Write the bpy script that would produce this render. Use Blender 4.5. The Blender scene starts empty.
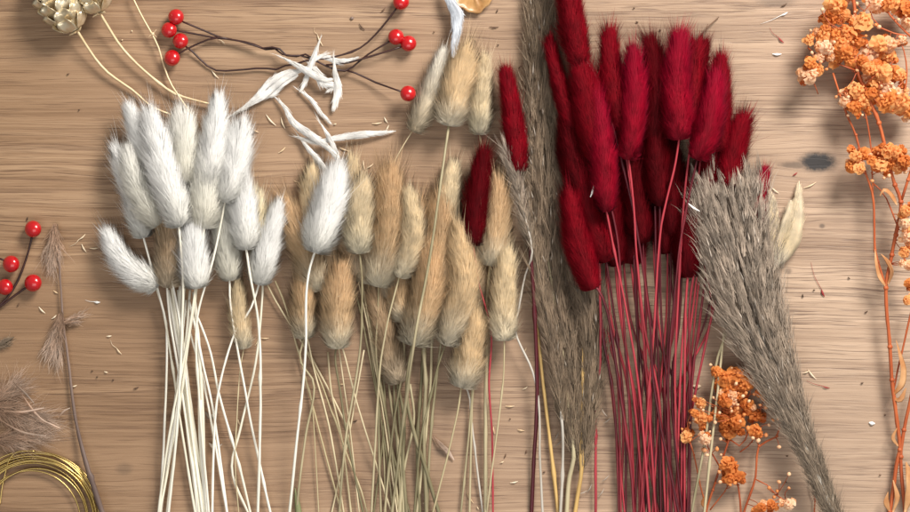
import bpy, math, random
import numpy as np
from mathutils import Vector

random.seed(7); RNG = np.random.default_rng(7)
S = 0.0005            # metres per unit of the flat lay plan (the table is seen 0.455 m wide)
H = 1800.0            # camera height in plan units (0.9 m)
C = bpy.context.scene.collection
sc = bpy.context.scene

# ------------------------------------------------------------------ camera, world, lamps, exposure
cam = bpy.data.cameras.new("camera"); cam_o = bpy.data.objects.new("camera", cam); C.objects.link(cam_o)
cam_o.location = (0, 0, H * S)
cam.sensor_width = 36; cam.lens = 36 * H / 910.0
cam.clip_start = 0.05; cam.clip_end = 20
sc.camera = cam_o

w = bpy.data.worlds.new("World"); sc.world = w; w.use_nodes = True
bg = w.node_tree.nodes["Background"]
bg.inputs[0].default_value = (1.0, 0.97, 0.93, 1); bg.inputs[1].default_value = 0.25

def area(name, loc, target, size, size_y, power, col):
    l = bpy.data.lights.new(name, 'AREA'); l.shape = 'RECTANGLE'; l.size = size; l.size_y = size_y
    l.energy = power; l.color = col
    o = bpy.data.objects.new(name, l); C.objects.link(o); o.location = loc
    d = Vector(target) - Vector(loc); o.rotation_euler = d.to_track_quat('-Z', 'Y').to_euler()
    return o
area("window_light", (0.50, 0.78, 0.78), (0.06, 0.02, 0), 0.46, 0.40, 21.0, (1.0, 0.945, 0.875))
area("fill_light", (-0.05, -0.55, 1.25), (0, 0, 0), 1.2, 0.8, 5.8, (1.0, 0.97, 0.93))  # added soft fill lifting the shaded bases of the heads, no real source

vs = sc.view_settings
sc.display_settings.display_device = 'sRGB'
vs.view_transform = 'Standard'; vs.look = 'None'; vs.exposure = 0.22; vs.gamma = 1.0
sc.cycles.max_bounces = 14; sc.cycles.diffuse_bounces = 12; sc.cycles.transmission_bounces = 8
sc.cycles.use_adaptive_sampling = True
sc.cycles.use_denoising = True

# ------------------------------------------------------------------ geometry helpers
def W(p):
    """plan point (x right, y down, z up) -> metres; things standing higher are nearer the lens, so shift them in"""
    p = np.asarray(p, float)
    out = np.empty_like(p); f = 1 - p[..., 2] / H
    out[..., 0] = (p[..., 0] - 455) * f * S
    out[..., 1] = (256 - p[..., 1]) * f * S
    out[..., 2] = p[..., 2] * S
    return out

def mesh_from(name, verts, quads=None, tris=None, smooth=True, attr=None, attr_name="hair", fn=None):
    me = bpy.data.meshes.new(name)
    quads = np.zeros((0, 4), int) if quads is None or len(quads) == 0 else np.asarray(quads, int)
    tris = np.zeros((0, 3), int) if tris is None or len(tris) == 0 else np.asarray(tris, int)
    nq, nt = len(quads), len(tris)
    me.vertices.add(len(verts)); me.vertices.foreach_set("co", np.asarray(verts, np.float32).ravel())
    loops = np.concatenate([quads.ravel(), tris.ravel()]).astype(np.int32)
    me.loops.add(len(loops)); me.loops.foreach_set("vertex_index", loops)
    me.polygons.add(nq + nt)
    ls = np.concatenate([np.arange(nq) * 4, nq * 4 + np.arange(nt) * 3]).astype(np.int32)
    lt = np.concatenate([np.full(nq, 4), np.full(nt, 3)]).astype(np.int32)
    me.polygons.foreach_set("loop_start", ls); me.polygons.foreach_set("loop_total", lt)
    me.polygons.foreach_set("use_smooth", np.full(nq + nt, smooth))
    me.update(calc_edges=True); me.validate()
    if attr is not None and len(me.vertices) == len(attr):
        a = me.attributes.new(attr_name, 'FLOAT_COLOR', 'POINT')
        col = np.ones((len(attr), 4), np.float32); col[:, :3] = attr
        a.data.foreach_set("color", col.ravel())
    if fn is not None and len(me.vertices) == len(fn):
        a = me.attributes.new("lie", 'FLOAT_VECTOR', 'POINT'); a.data.foreach_set("vector", np.asarray(fn, np.float32).ravel())
    return me

def obj(name, me, mat=None, parent=None):
    o = bpy.data.objects.new(name, me); C.objects.link(o)
    if mat is not None and me is not None and not me.materials: me.materials.append(mat)
    if parent is not None:
        o.parent = parent; o.matrix_parent_inverse = parent.matrix_world.inverted()
    return o

def tag(o, label, cat, group=None, kind=None):
    if label: o["label"] = label
    if cat: o["category"] = cat
    if group: o["group"] = group
    if kind: o["kind"] = kind
    return o

def thing(name, label, cat, base, group=None):
    o = bpy.data.objects.new(name, None); C.objects.link(o)
    o.empty_display_size = 0.01
    o.location = Vector(W(base)); bpy.context.view_layer.update() if False else None
    o.matrix_world = o.matrix_basis
    return tag(o, label, cat, group)

class Acc:
    """collects pieces of one mesh"""
    def __init__(s): s.v = []; s.q = []; s.t = []; s.a = []; s.f = []; s.n = 0
    def add(s, v, q=None, t=None, a=None, fn=None):
        v = np.asarray(v, float)
        if q is not None and len(q): s.q.append(np.asarray(q) + s.n)
        if t is not None and len(t): s.t.append(np.asarray(t) + s.n)
        s.f.append(np.zeros((len(v), 3)) if fn is None else fn)
        s.v.append(v); s.a.append(np.zeros((len(v), 3)) if a is None else a); s.n += len(v)
    def mesh(s, name, smooth=True):
        return mesh_from(name, np.concatenate(s.v), np.concatenate(s.q) if s.q else None,
                         np.concatenate(s.t) if s.t else None, smooth, np.concatenate(s.a), fn=np.concatenate(s.f))

def catmull(pts, n):
    P = np.asarray(pts, float)
    if len(P) == 2: return P[0] + (P[1] - P[0]) * np.linspace(0, 1, n)[:, None]
    seg = np.linalg.norm(np.diff(P, axis=0), axis=1); cum = np.concatenate([[0], np.cumsum(seg)]); cum /= cum[-1]
    u = np.linspace(0, 1, n); k = np.clip(np.searchsorted(cum, u, side='right') - 1, 0, len(P) - 2)
    t = (u - cum[k]) / (cum[k + 1] - cum[k] + 1e-12); t = t[:, None]
    P0 = np.where(k[:, None] > 0, P[np.maximum(k - 1, 0)], 2 * P[k] - P[k + 1])
    P3 = np.where(k[:, None] < len(P) - 2, P[np.minimum(k + 2, len(P) - 1)], 2 * P[k + 1] - P[k])
    P1, P2 = P[k], P[k + 1]
    # non-uniform spans: scale the tangents so that short spans do not overshoot
    d = np.linalg.norm(P2 - P1, axis=1, keepdims=True)
    m1 = (P2 - P0) / (np.linalg.norm(P2 - P1, axis=1, keepdims=True) + np.linalg.norm(P1 - P0, axis=1, keepdims=True) + 1e-9) * d
    m2 = (P3 - P1) / (np.linalg.norm(P3 - P2, axis=1, keepdims=True) + np.linalg.norm(P2 - P1, axis=1, keepdims=True) + 1e-9) * d
    return (2*t**3-3*t**2+1)*P1 + (t**3-2*t**2+t)*m1 + (-2*t**3+3*t**2)*P2 + (t**3-t**2)*m2

def frames(P):
    T = np.gradient(P, axis=0); T /= np.linalg.norm(T, axis=1, keepdims=True) + 1e-12
    up = np.array([0, 0, 1.0])
    A = np.cross(T, up); ln = np.linalg.norm(A, axis=1, keepdims=True)
    A = np.where(ln > 1e-3, A / np.maximum(ln, 1e-9), np.array([1.0, 0, 0])); B = np.cross(A, T)
    return T, A, B

def tube(acc, pts, r0, r1=None, sides=6, n=None, wob=0.0, smooth=True, attr=None):
    """pts in plan units; sweeps a tube along them"""
    P = np.asarray(pts, float)
    if n is None: n = max(4, int(np.linalg.norm(np.diff(P, axis=0), axis=1).sum() / 9))
    Q = catmull(P, n) if smooth else P
    n = len(Q)
    if wob: Q[1:-1, :2] += np.convolve(RNG.normal(0, wob, n + 4), [.25, .5, .25], 'same')[2:-2][1:-1, None] * [1, .15]
    r = np.linspace(r0, r1 if r1 is not None else r0, n) if np.isscalar(r0) else np.interp(np.linspace(0, 1, n), np.linspace(0, 1, len(r0)), r0)
    if wob:
        r = r * (1 + RNG.normal(0, .05, n))
        if n > 16:
            for _ in range(RNG.integers(0, 3)):      # a joint: the stem swells and turns slightly
                k = RNG.integers(5, n - 4); r[k] *= 1.45; Q[k:, :2] += RNG.normal(0, .35, 2)
    T, A, B = frames(Q)
    th = np.linspace(0, 2 * np.pi, sides, endpoint=False)
    V = Q[:, None] + r[:, None, None] * (np.cos(th)[None, :, None] * A[:, None] + np.sin(th)[None, :, None] * B[:, None])
    V = V.reshape(-1, 3)
    i = np.arange(n - 1)[:, None] * sides; j = np.arange(sides)[None]; j2 = (j + 1) % sides
    q = np.stack([i + j, i + j2, i + sides + j2, i + sides + j], -1).reshape(-1, 4)
    V = np.vstack([V, Q[0], Q[-1]]); c0, c1 = n * sides, n * sides + 1
    t = [[c0, (k + 1) % sides, k] for k in range(sides)] + [[c1, (n-1)*sides + k, (n-1)*sides + (k+1) % sides] for k in range(sides)]
    u = np.linspace(0, 1, n).repeat(sides); a = np.zeros((len(V), 3)); a[:n*sides, 1] = u; a[-1, 1] = 1
    a[:, 0] = RNG.random() if attr is None else attr
    acc.add(W(V), q, t, a)

def strands(acc, root, d0, bend, length, width, rad, hv, ht, seg=4, wave=0.0):
    """many tapering hairs at once. root,d0,bend,rad (N,3); length,width (N)"""
    N = len(root); s = np.linspace(0, 1, seg)
    L = length[:, None, None]; ss = s[None, :, None]
    P = root[:, None] + d0[:, None] * L * ss + bend[:, None] * L * ss ** 2
    side = np.cross(d0, rad); side /= np.linalg.norm(side, axis=1, keepdims=True) + 1e-9
    if wave:
        fq = RNG.uniform(.6, 1.5, N)[:, None, None]; p0 = RNG.uniform(0, 6.28, N)[:, None, None]
        P = P + side[:, None] * (L * wave * (np.sin(6.28 * fq * ss + p0) - np.sin(p0)) * ss ** .5)
    wd = width[:, None, None] * 0.5 * (1 - ss ** 1.6)
    V = np.stack([P - side[:, None] * wd, P + side[:, None] * wd], 2)      # N,seg,2,3
    V = V[:, :-1].reshape(N, -1, 3); tip = P[:, -1:]
    V = np.concatenate([V, tip], 1); k = V.shape[1]
    base = np.arange(N)[:, None] * k
    q = []
    for m in range(seg - 2): q.append(np.stack([base[:, 0]+2*m, base[:, 0]+2*m+1, base[:, 0]+2*m+3, base[:, 0]+2*m+2], 1))
    q = np.concatenate(q) if q else None
    m = 2 * (seg - 2)
    t = np.stack([base[:, 0]+m, base[:, 0]+m+1, base[:, 0]+k-1], 1)
    a = np.zeros((N, k, 3)); a[:, :, 0] = hv[:, None]; a[:, :, 1] = ht[:, None]
    a[:, :, 2] = np.concatenate([np.repeat(s[:-1], 2), [1.0]])[None]
    g = rad / (np.linalg.norm(rad, axis=1, keepdims=True) + 1e-9) * [1, -1, 1]
    acc.add(W(V.reshape(-1, 3)), q, t, a.reshape(-1, 3), np.repeat(g, k, 0))

# ------------------------------------------------------------------ materials
def M(name):
    m = bpy.data.materials.new(name); m.use_nodes = True; nt = m.node_tree
    return m, nt, nt.nodes, nt.links, nt.nodes["Principled BSDF"]

def hair_mat(name, root, mid, tip, var=0.25, trans=0.35, sheen=0.2, sheen_tint=(1, 1, 1), rough=0.6, spec=0.3, lie=0.7, patch=0.22):
    """colour runs along the head (ht) and differs hair by hair (hv)"""
    m, nt, N, L, p = M(name)
    at = N.new("ShaderNodeAttribute"); at.attribute_name = "hair"
    sp = N.new("ShaderNodeSeparateColor"); L.new(at.outputs["Color"], sp.inputs[0])
    cr = N.new("ShaderNodeValToRGB"); e = cr.color_ramp.elements
    e[0].position = 0.02; e[0].color = (*root, 1); e[1].position = 1; e[1].color = (*tip, 1)
    n = cr.color_ramp.elements.new(0.32); n.color = (*mid, 1)
    L.new(sp.outputs[1], cr.inputs[0])
    mr = N.new("ShaderNodeMapRange"); mr.inputs[3].default_value = 1 - var; mr.inputs[4].default_value = 1 + var * .7
    L.new(sp.outputs[0], mr.inputs[0])
    mx = N.new("ShaderNodeMix"); mx.data_type = 'RGBA'; mx.blend_type = 'MULTIPLY'; mx.inputs[0].default_value = 1
    L.new(cr.outputs[0], mx.inputs[6]); L.new(mr.outputs[0], mx.inputs[7])
    # patchy growth or dye, a little different over every head
    tc = N.new("ShaderNodeTexCoord"); pn = N.new("ShaderNodeTexNoise"); pn.inputs["Scale"].default_value = 170; pn.inputs["Detail"].default_value = 3; L.new(tc.outputs["Object"], pn.inputs["Vector"])
    pr = N.new("ShaderNodeMapRange"); pr.inputs[1].default_value = .3; pr.inputs[2].default_value = .7; pr.inputs[3].default_value = 1 - patch; pr.inputs[4].default_value = 1 + patch * .6; L.new(pn.outputs[0], pr.inputs[0])
    mp_ = N.new("ShaderNodeMix"); mp_.data_type = 'RGBA'; mp_.blend_type = 'MULTIPLY'; mp_.inputs[0].default_value = 1
    L.new(mx.outputs[2], mp_.inputs[6]); L.new(pr.outputs[0], mp_.inputs[7]); mx = mp_
    L.new(mx.outputs[2], p.inputs["Base Color"])
    p.inputs["Roughness"].default_value = rough; p.inputs["Specular IOR Level"].default_value = spec
    p.inputs["Sheen Weight"].default_value = sheen; p.inputs["Sheen Tint"].default_value = (*sheen_tint, 1)
    p.inputs["Sheen Roughness"].default_value = 0.4
    tr = N.new("ShaderNodeBsdfTranslucent"); L.new(mx.outputs[2], tr.inputs[0])
    # a fine hair is round: its shading leans towards the way the whole coat faces
    al = N.new("ShaderNodeAttribute"); al.attribute_name = "lie"; ge = N.new("ShaderNodeNewGeometry")
    s1 = N.new("ShaderNodeVectorMath"); s1.operation = 'SCALE'; s1.inputs[3].default_value = lie; L.new(al.outputs["Vector"], s1.inputs[0])
    s2 = N.new("ShaderNodeVectorMath"); s2.operation = 'SCALE'; s2.inputs[3].default_value = 1 - lie; L.new(ge.outputs["Normal"], s2.inputs[0])
    s3 = N.new("ShaderNodeVectorMath"); s3.operation = 'ADD'; L.new(s1.outputs[0], s3.inputs[0]); L.new(s2.outputs[0], s3.inputs[1])
    s4 = N.new("ShaderNodeVectorMath"); s4.operation = 'NORMALIZE'; L.new(s3.outputs[0], s4.inputs[0]); L.new(s4.outputs[0], p.inputs["Normal"])
    ms = N.new("ShaderNodeMixShader"); ms.inputs[0].default_value = trans
    L.new(p.outputs[0], ms.inputs[1]); L.new(tr.outputs[0], ms.inputs[2])
    L.new(ms.outputs[0], N["Material Output"].inputs[0])
    return m

def plain_mat(name, c1, c2, scale=60, rough=0.55, metal=0, spec=0.4, coat=0, bump=0.0, stretch=(1, 1, 1), trans=0.0, rnd=0.0):
    m, nt, N, L, p = M(name)
    tc = N.new("ShaderNodeTexCoord"); mp = N.new("ShaderNodeMapping"); mp.inputs["Scale"].default_value = stretch
    no = N.new("ShaderNodeTexNoise"); no.inputs["Scale"].default_value = scale; no.inputs["Detail"].default_value = 5
    L.new(tc.outputs["Object"], mp.inputs[0]); L.new(mp.outputs[0], no.inputs["Vector"])
    cr = N.new("ShaderNodeValToRGB"); cr.color_ramp.elements[0].position = .32; cr.color_ramp.elements[1].position = .68
    cr.color_ramp.elements[0].color = (*c1, 1); cr.color_ramp.elements[1].color = (*c2, 1)
    src = no.outputs[0]
    if rnd:
        oi = N.new("ShaderNodeObjectInfo"); ma = N.new("ShaderNodeMath"); ma.operation = 'MULTIPLY_ADD'
        ma.inputs[1].default_value = rnd; ma.inputs[2].default_value = -rnd / 2
        L.new(oi.outputs["Random"], ma.inputs[0])
        ad = N.new("ShaderNodeMath"); L.new(src, ad.inputs[0]); L.new(ma.outputs[0], ad.inputs[1]); src = ad.outputs[0]
    L.new(src, cr.inputs[0]); L.new(cr.outputs[0], p.inputs["Base Color"])
    p.inputs["Roughness"].default_value = rough; p.inputs["Metallic"].default_value = metal
    p.inputs["Specular IOR Level"].default_value = spec; p.inputs["Coat Weight"].default_value = coat
    p.inputs["Coat Roughness"].default_value = 0.08
    if bump:
        b = N.new("ShaderNodeBump"); b.inputs["Strength"].default_value = bump; b.inputs["Distance"].default_value = 0.0006
        L.new(no.outputs[0], b.inputs["Height"]); L.new(b.outputs[0], p.inputs["Normal"])
    if trans:
        tr = N.new("ShaderNodeBsdfTranslucent"); L.new(cr.outputs[0], tr.inputs[0])
        ms = N.new("ShaderNodeMixShader"); ms.inputs[0].default_value = trans
        L.new(p.outputs[0], ms.inputs[1]); L.new(tr.outputs[0], ms.inputs[2]); L.new(ms.outputs[0], N["Material Output"].inputs[0])
    return m

F = {
 'white':  hair_mat('white_fur', (.95,.94,.89), (.975,.97,.95), (.975,.975,.965), .03, .42, .18, lie=.86, patch=.02),
 'cream':  hair_mat('cream_fur', (.94,.91,.81), (.96,.94,.86), (.96,.95,.91), .05, .42, .18, lie=.86, patch=.04),
 'yellow': hair_mat('yellow_fur', (.90,.84,.64), (.92,.80,.54), (.93,.85,.66), .12, .33, .15),
 'tan':    hair_mat('tan_fur', (.85,.77,.60), (.73,.53,.32), (.70,.48,.28), .24, .3, .2, (1,.9,.75)),
 'gold':   hair_mat('golden_fur', (.88,.80,.64), (.86,.67,.43), (.83,.63,.39), .2, .32, .2, (1,.9,.75)),
 'dusk':   hair_mat('brown_shaded_fur', (.64,.53,.39), (.58,.43,.28), (.60,.43,.27), .25, .3, .15),  # brown of some heads; on deep tan heads, shade put into the colour
 'sand':   hair_mat('sand_fur', (.88,.79,.61), (.86,.70,.47), (.86,.71,.48), .18, .32, .2),
 'sage':   hair_mat('sage_fur', (.82,.75,.58), (.78,.66,.46), (.82,.68,.47), .2, .3, .2),
 'silver': hair_mat('silver_fur', (.76,.65,.48), (.82,.72,.56), (.93,.90,.82), .2, .32, .2),
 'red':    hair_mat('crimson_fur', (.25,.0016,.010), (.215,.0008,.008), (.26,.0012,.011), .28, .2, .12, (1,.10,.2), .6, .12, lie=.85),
 'deep':   hair_mat('dark_shaded_crimson_fur', (.13,.0008,.005), (.11,.0005,.004), (.14,.0006,.005), .32, .2, .05, (1,.1,.2), .6, .10, lie=.85),  # darker crimson; on the low heads, shade put into the fur colour
 'rose':   hair_mat('rose_crimson_fur', (.31,.0016,.018), (.31,.0014,.018), (.37,.0024,.030), .26, .22, .2, (1,.12,.25), .55, .15, lie=.85),
}
STEM = {
 'white': plain_mat('bleached_stem', (.80,.76,.62), (.88,.86,.78), 85, .5, stretch=(1, .25, 1), rnd=.5),
 'straw': plain_mat('straw_stem', (.50,.42,.25), (.70,.60,.40), 85, .5, stretch=(1, .25, 1), rnd=.5),
 'olive': plain_mat('olive_stem', (.19,.165,.09), (.50,.43,.27), 85, .5, stretch=(1, .25, 1), rnd=.6),
 'red':   plain_mat('crimson_stem', (.075,.004,.010), (.42,.040,.056), 70, .42, spec=.5, stretch=(1, .2, 1), rnd=.9),
 'grey':  plain_mat('grey_stem', (.40,.36,.30), (.62,.58,.52), 85, .5, stretch=(1, .25, 1)),
 'amber': plain_mat('amber_stem', (.52,.32,.10), (.68,.46,.18), 30, .45, stretch=(1, .2, 1)),
}
m_brown_wire = plain_mat('dark_brown_wire', (.022,.007,.006), (.050,.015,.012), 120, .45, spec=.5)
m_berry = plain_mat('red_lacquer', (.42,.003,.006), (.50,.004,.008), 260, .27, spec=.5, coat=.6, bump=.25)
m_gold_leaf = plain_mat('champagne_gold_paint', (.55,.43,.25), (.90,.80,.60), 190, .33, metal=.65, bump=.5)
m_gold_stem = plain_mat('pale_gold_stem', (.62,.46,.26), (.80,.64,.42), 60, .45, metal=.25)
m_gold_wire = plain_mat('brass_wire', (.50,.36,.12), (.74,.57,.24), 40, .30, metal=1)
m_plume = hair_mat('greige_plume', (.25,.195,.14), (.31,.245,.185), (.45,.37,.30), .65, .25, .1)
m_plume_dark = hair_mat('brown_plume', (.25,.185,.125), (.27,.20,.14), (.32,.24,.165), .6, .25, .1)
m_spikelet = hair_mat('pale_spikelet', (.40,.34,.27), (.46,.39,.32), (.60,.52,.44), .5, .2, .1)
m_raffia = hair_mat('white_raffia', (.86,.84,.80), (.90,.89,.87), (.90,.88,.84), .1, .25, .0, rough=.45, spec=.4)
m_ribbon = hair_mat('pale_blue_ribbon', (.62,.66,.72), (.66,.70,.76), (.66,.70,.76), .12, .25, .0, rough=.4)
m_rust = plain_mat('rust_stem', (.30,.055,.015), (.50,.12,.035), 50, .5, rnd=.2)
m_small = [plain_mat('small_orange_petal', (.60,.12,.012), (.90,.38,.10), 300, .6, trans=.35), plain_mat('small_amber_petal', (.42,.075,.008), (.72,.22,.045), 300, .6, trans=.3), plain_mat('small_peach_petal', (.80,.33,.11), (.92,.64,.40), 300, .6, trans=.35)]
def petal_mat(name, core, edge):
    """deep at the heart of the blossom, paler at the papery petal edges"""
    m, nt, N, L, p = M(name)
    tc = N.new("ShaderNodeTexCoord"); ln = N.new("ShaderNodeVectorMath"); ln.operation = 'LENGTH'; L.new(tc.outputs["Object"], ln.inputs[0])
    no = N.new("ShaderNodeTexNoise"); no.inputs["Scale"].default_value = 2.5; no.inputs["Detail"].default_value = 4; L.new(tc.outputs["Object"], no.inputs["Vector"])
    oi = N.new("ShaderNodeObjectInfo"); a1 = N.new("ShaderNodeMath"); a1.operation = 'MULTIPLY_ADD'; a1.inputs[1].default_value = .5; L.new(oi.outputs["Random"], a1.inputs[0]); L.new(ln.outputs["Value"], a1.inputs[2])
    a2 = N.new("ShaderNodeMath"); a2.operation = 'MULTIPLY_ADD'; a2.inputs[1].default_value = .9; L.new(no.outputs[0], a2.inputs[0]); L.new(a1.outputs[0], a2.inputs[2])
    mr = N.new("ShaderNodeMapRange"); mr.inputs[1].default_value = .75; mr.inputs[2].default_value = 1.85; L.new(a2.outputs[0], mr.inputs[0])
    mx = N.new("ShaderNodeMix"); mx.data_type = 'RGBA'; L.new(mr.outputs[0], mx.inputs[0]); mx.inputs[6].default_value = (*core, 1); mx.inputs[7].default_value = (*edge, 1)
    L.new(mx.outputs[2], p.inputs["Base Color"]); p.inputs["Roughness"].default_value = .6; p.inputs["Specular IOR Level"].default_value = .25
    tr = N.new("ShaderNodeBsdfTranslucent"); L.new(mx.outputs[2], tr.inputs[0]); ms = N.new("ShaderNodeMixShader"); ms.inputs[0].default_value = .4
    L.new(p.outputs[0], ms.inputs[1]); L.new(tr.outputs[0], ms.inputs[2]); L.new(ms.outputs[0], N["Material Output"].inputs[0])
    return m
m_flower = [petal_mat('orange_petal', (.68,.15,.012), (.95,.52,.20)), petal_mat('amber_petal', (.54,.10,.010), (.86,.34,.09)), petal_mat('peach_petal', (.82,.34,.10), (.95,.74,.52))]
m_bud = plain_mat('peach_bud', (.74,.26,.07), (.90,.62,.38), 200, .55, trans=.15, rnd=.5)
m_leaf = plain_mat('dry_orange_leaf', (.52,.20,.06), (.82,.50,.25), 90, .5, trans=.25)
m_twig = plain_mat('purple_brown_twig', (.10,.065,.055), (.24,.17,.14), 60, .55, stretch=(1, .2, 1))
m_slice = plain_mat('dried_fruit_slice', (.28,.12,.035), (.58,.34,.13), 120, .4, coat=.2, bump=1)
m_chaff = plain_mat('pale_chaff', (.70,.52,.32), (.86,.74,.56), 90, .55, rnd=.4)
m_speck = plain_mat('dark_speck', (.06,.035,.022), (.16,.09,.055), 90, .7, rnd=.4)
m_redbit = plain_mat('red_speck', (.25,.02,.02), (.35,.04,.04), 90, .6)
m_whitebit = plain_mat('white_fleck', (.80,.80,.78), (.9,.9,.88), 90, .5)
m_greenbud = plain_mat('green_sheath', (.16,.18,.08), (.28,.30,.15), 60, .55)
m_quill = plain_mat('fluff_core', (.40,.30,.22), (.55,.45,.35), 60, .6)
m_fluff = hair_mat('seed_fluff', (.44,.29,.20), (.54,.39,.29), (.72,.60,.51), .45, .45, .1)

# ------------------------------------------------------------------ the wooden table
def wood():
    m, nt, N, L, p = M('oiled_oak')
    def math_(op, a, b=None, c=None):
        n = N.new("ShaderNodeMath"); n.operation = op
        for k, v in enumerate((a, b, c)):
            if v is None: continue
            if hasattr(v, 'is_output') or hasattr(v, 'links'): L.new(v, n.inputs[k])
            else: n.inputs[k].default_value = v
        return n.outputs[0]
    tc = N.new("ShaderNodeTexCoord")
    # gentle warp so that the grain is never a ruled line; it also flows round the knots
    wn = N.new("ShaderNodeTexNoise"); wn.inputs["Scale"].default_value = 6; wn.inputs["Detail"].default_value = 3
    mpw = N.new("ShaderNodeMapping"); mpw.inputs["Scale"].default_value = (1, 2.2, 1); L.new(tc.outputs["Object"], mpw.inputs[0]); L.new(mpw.outputs[0], wn.inputs["Vector"])
    sx = N.new("ShaderNodeSeparateXYZ"); L.new(tc.outputs["Object"], sx.inputs[0])
    X, Y = sx.outputs[0], sx.outputs[1]
    warp = math_('MULTIPLY', math_('SUBTRACT', wn.outputs[0], .5), .011)
    Yw = math_('ADD', Y, warp)
    knots = [(818, 162, 15, 8, 1.0), (700, 5, 14, 6, 0), (822, 226, 2.4, 2.0, .5), (788, 271, 3.0, 2.6, .4), (443, 452, 9, 4, .30), (797, 165, 15, 3.0, .5),
             (124, 469, 7, 5, .25), (775, 1, 16, 5, .35)]
    kmask = None; ring = None
    for kx, ky, ra, rb, st in knots:
        if st == 0: continue
        cx, cy = (kx - 455) * S, (256 - ky) * S
        dx = math_('DIVIDE', math_('SUBTRACT', X, cx), ra * S); dy = math_('DIVIDE', math_('SUBTRACT', Y, cy), rb * S)
        d2 = math_('ADD', math_('MULTIPLY', dx, dx), math_('MULTIPLY', dy, dy))
        nn = N.new("ShaderNodeTexNoise"); nn.inputs["Scale"].default_value = 330; nn.inputs["Detail"].default_value = 6; nn.inputs["Roughness"].default_value = .75; L.new(tc.outputs["Object"], nn.inputs["Vector"])
        d2 = math_('ADD', d2, math_('MULTIPLY', math_('SUBTRACT', nn.outputs[0], .5), 2.2))
        g = math_('MULTIPLY', math_('EXPONENT', math_('MULTIPLY', math_('POWER', math_('MAXIMUM', d2, 0.0), 2.0), -.45)), st)
        kmask = g if kmask is None else math_('MAXIMUM', kmask, g)
        # the grain bows round the knot
        far = math_('EXPONENT', math_('MULTIPLY', d2, -.10))
        sgn = math_('MULTIPLY', math_('DIVIDE', dy, math_('ADD', math_('ABSOLUTE', dy), .6)), rb * S * -1.0 * min(1, st + .2))
        b = math_('MULTIPLY', far, sgn)
        ring = b if ring is None else math_('ADD', ring, b)
    Yw = math_('ADD', Yw, ring)
    cv = N.new("ShaderNodeCombineXYZ"); L.new(X, cv.inputs[0]); L.new(Yw, cv.inputs[1])
    def streak(sx_, sy_, detail, rough=.6, seed=0):
        mp = N.new("ShaderNodeMapping"); mp.inputs["Scale"].default_value = (sx_, sy_, 1); mp.inputs["Location"].default_value = (seed, seed * 1.7, 0)
        L.new(cv.outputs[0], mp.inputs[0])
        n = N.new("ShaderNodeTexNoise"); n.inputs["Scale"].default_value = 1; n.inputs["Detail"].default_value = detail; n.inputs["Roughness"].default_value = rough
        L.new(mp.outputs[0], n.inputs["Vector"]); return n.outputs[0]
    broad = streak(2.2, 42, 3, .5, 3)        # growth bands
    mid = streak(4.2, 400, 5, .72, 11)         # streaks
    fine = streak(26, 1900, 4, .75, 23)       # fibres
    pore = streak(38, 1300, 2, .5, 41)        # open pores
    c1 = N.new("ShaderNodeValToRGB"); e = c1.color_ramp.elements
    e[0].position = .30; e[0].color = (.192, .106, .054, 1); e[1].position = .72; e[1].color = (.455, .297, .178, 1)
    k = e.new(.52); k.color = (.322, .197, .112, 1)
    mixv = math_('ADD', math_('MULTIPLY', broad, .34), math_('ADD', math_('MULTIPLY', mid, .38), math_('MULTIPLY', fine, .28)))
    st_ = N.new("ShaderNodeMapRange"); st_.inputs[1].default_value = .34; st_.inputs[2].default_value = .66; L.new(mixv, st_.inputs[0])
    st_.inputs[3].default_value = .20; st_.inputs[4].default_value = .84
    # calm stretches of board between busier ones
    calm = N.new("ShaderNodeMapRange"); calm.inputs[1].default_value = .38; calm.inputs[2].default_value = .60; calm.inputs[3].default_value = .45; calm.inputs[4].default_value = 1.1
    L.new(streak(3.5, 30, 2, .5, 131), calm.inputs[0])
    L.new(math_('ADD', math_('MULTIPLY', math_('SUBTRACT', st_.outputs[0], .55), calm.outputs[0]), .55), c1.inputs[0])
    # pores: thin dark dashes along the grain
    pr = N.new("ShaderNodeMapRange"); pr.inputs[1].default_value = .56; pr.inputs[2].default_value = .66; L.new(pore, pr.inputs[0])
    band = N.new("ShaderNodeMapRange"); band.inputs[1].default_value = .35; band.inputs[2].default_value = .6; band.inputs[3].default_value = .35
    L.new(streak(5, 110, 2, .5, 61), band.inputs[0])
    prm = math_('MULTIPLY', pr.outputs[0], math_('MULTIPLY', band.outputs[0], math_('MULTIPLY', calm.outputs[0], .66)))
    mx = N.new("ShaderNodeMix"); mx.data_type = 'RGBA'; L.new(prm, mx.inputs[0]); L.new(c1.outputs[0], mx.inputs[6]); mx.inputs[7].default_value = (.105, .052, .028, 1)
    # growth lines: a few longer darker lines
    gl = streak(3.2, 95, 4, .55, 87)
    gl = math_('PINGPONG', math_('MULTIPLY', gl, 5.0), .5)
    gl = math_('ADD', gl, math_('MULTIPLY', math_('SUBTRACT', fine, .5), .22))
    g2 = N.new("ShaderNodeMapRange"); g2.inputs[1].default_value = .10; g2.inputs[2].default_value = .0; g2.inputs[4].default_value = .60; L.new(gl, g2.inputs[0])
    mx2 = N.new("ShaderNodeMix"); mx2.data_type = 'RGBA'; L.new(math_('MULTIPLY', g2.outputs[0], calm.outputs[0]), mx2.inputs[0]); L.new(mx.outputs[2], mx2.inputs[6]); mx2.inputs[7].default_value = (.16, .085, .047, 1)
    mx3 = N.new("ShaderNodeMix"); mx3.data_type = 'RGBA'; L.new(math_('MINIMUM', math_('MULTIPLY', kmask, 1.15), .97), mx3.inputs[0]); L.new(mx2.outputs[2], mx3.inputs[6]); mx3.inputs[7].default_value = (.012, .012, .014, 1)
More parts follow.
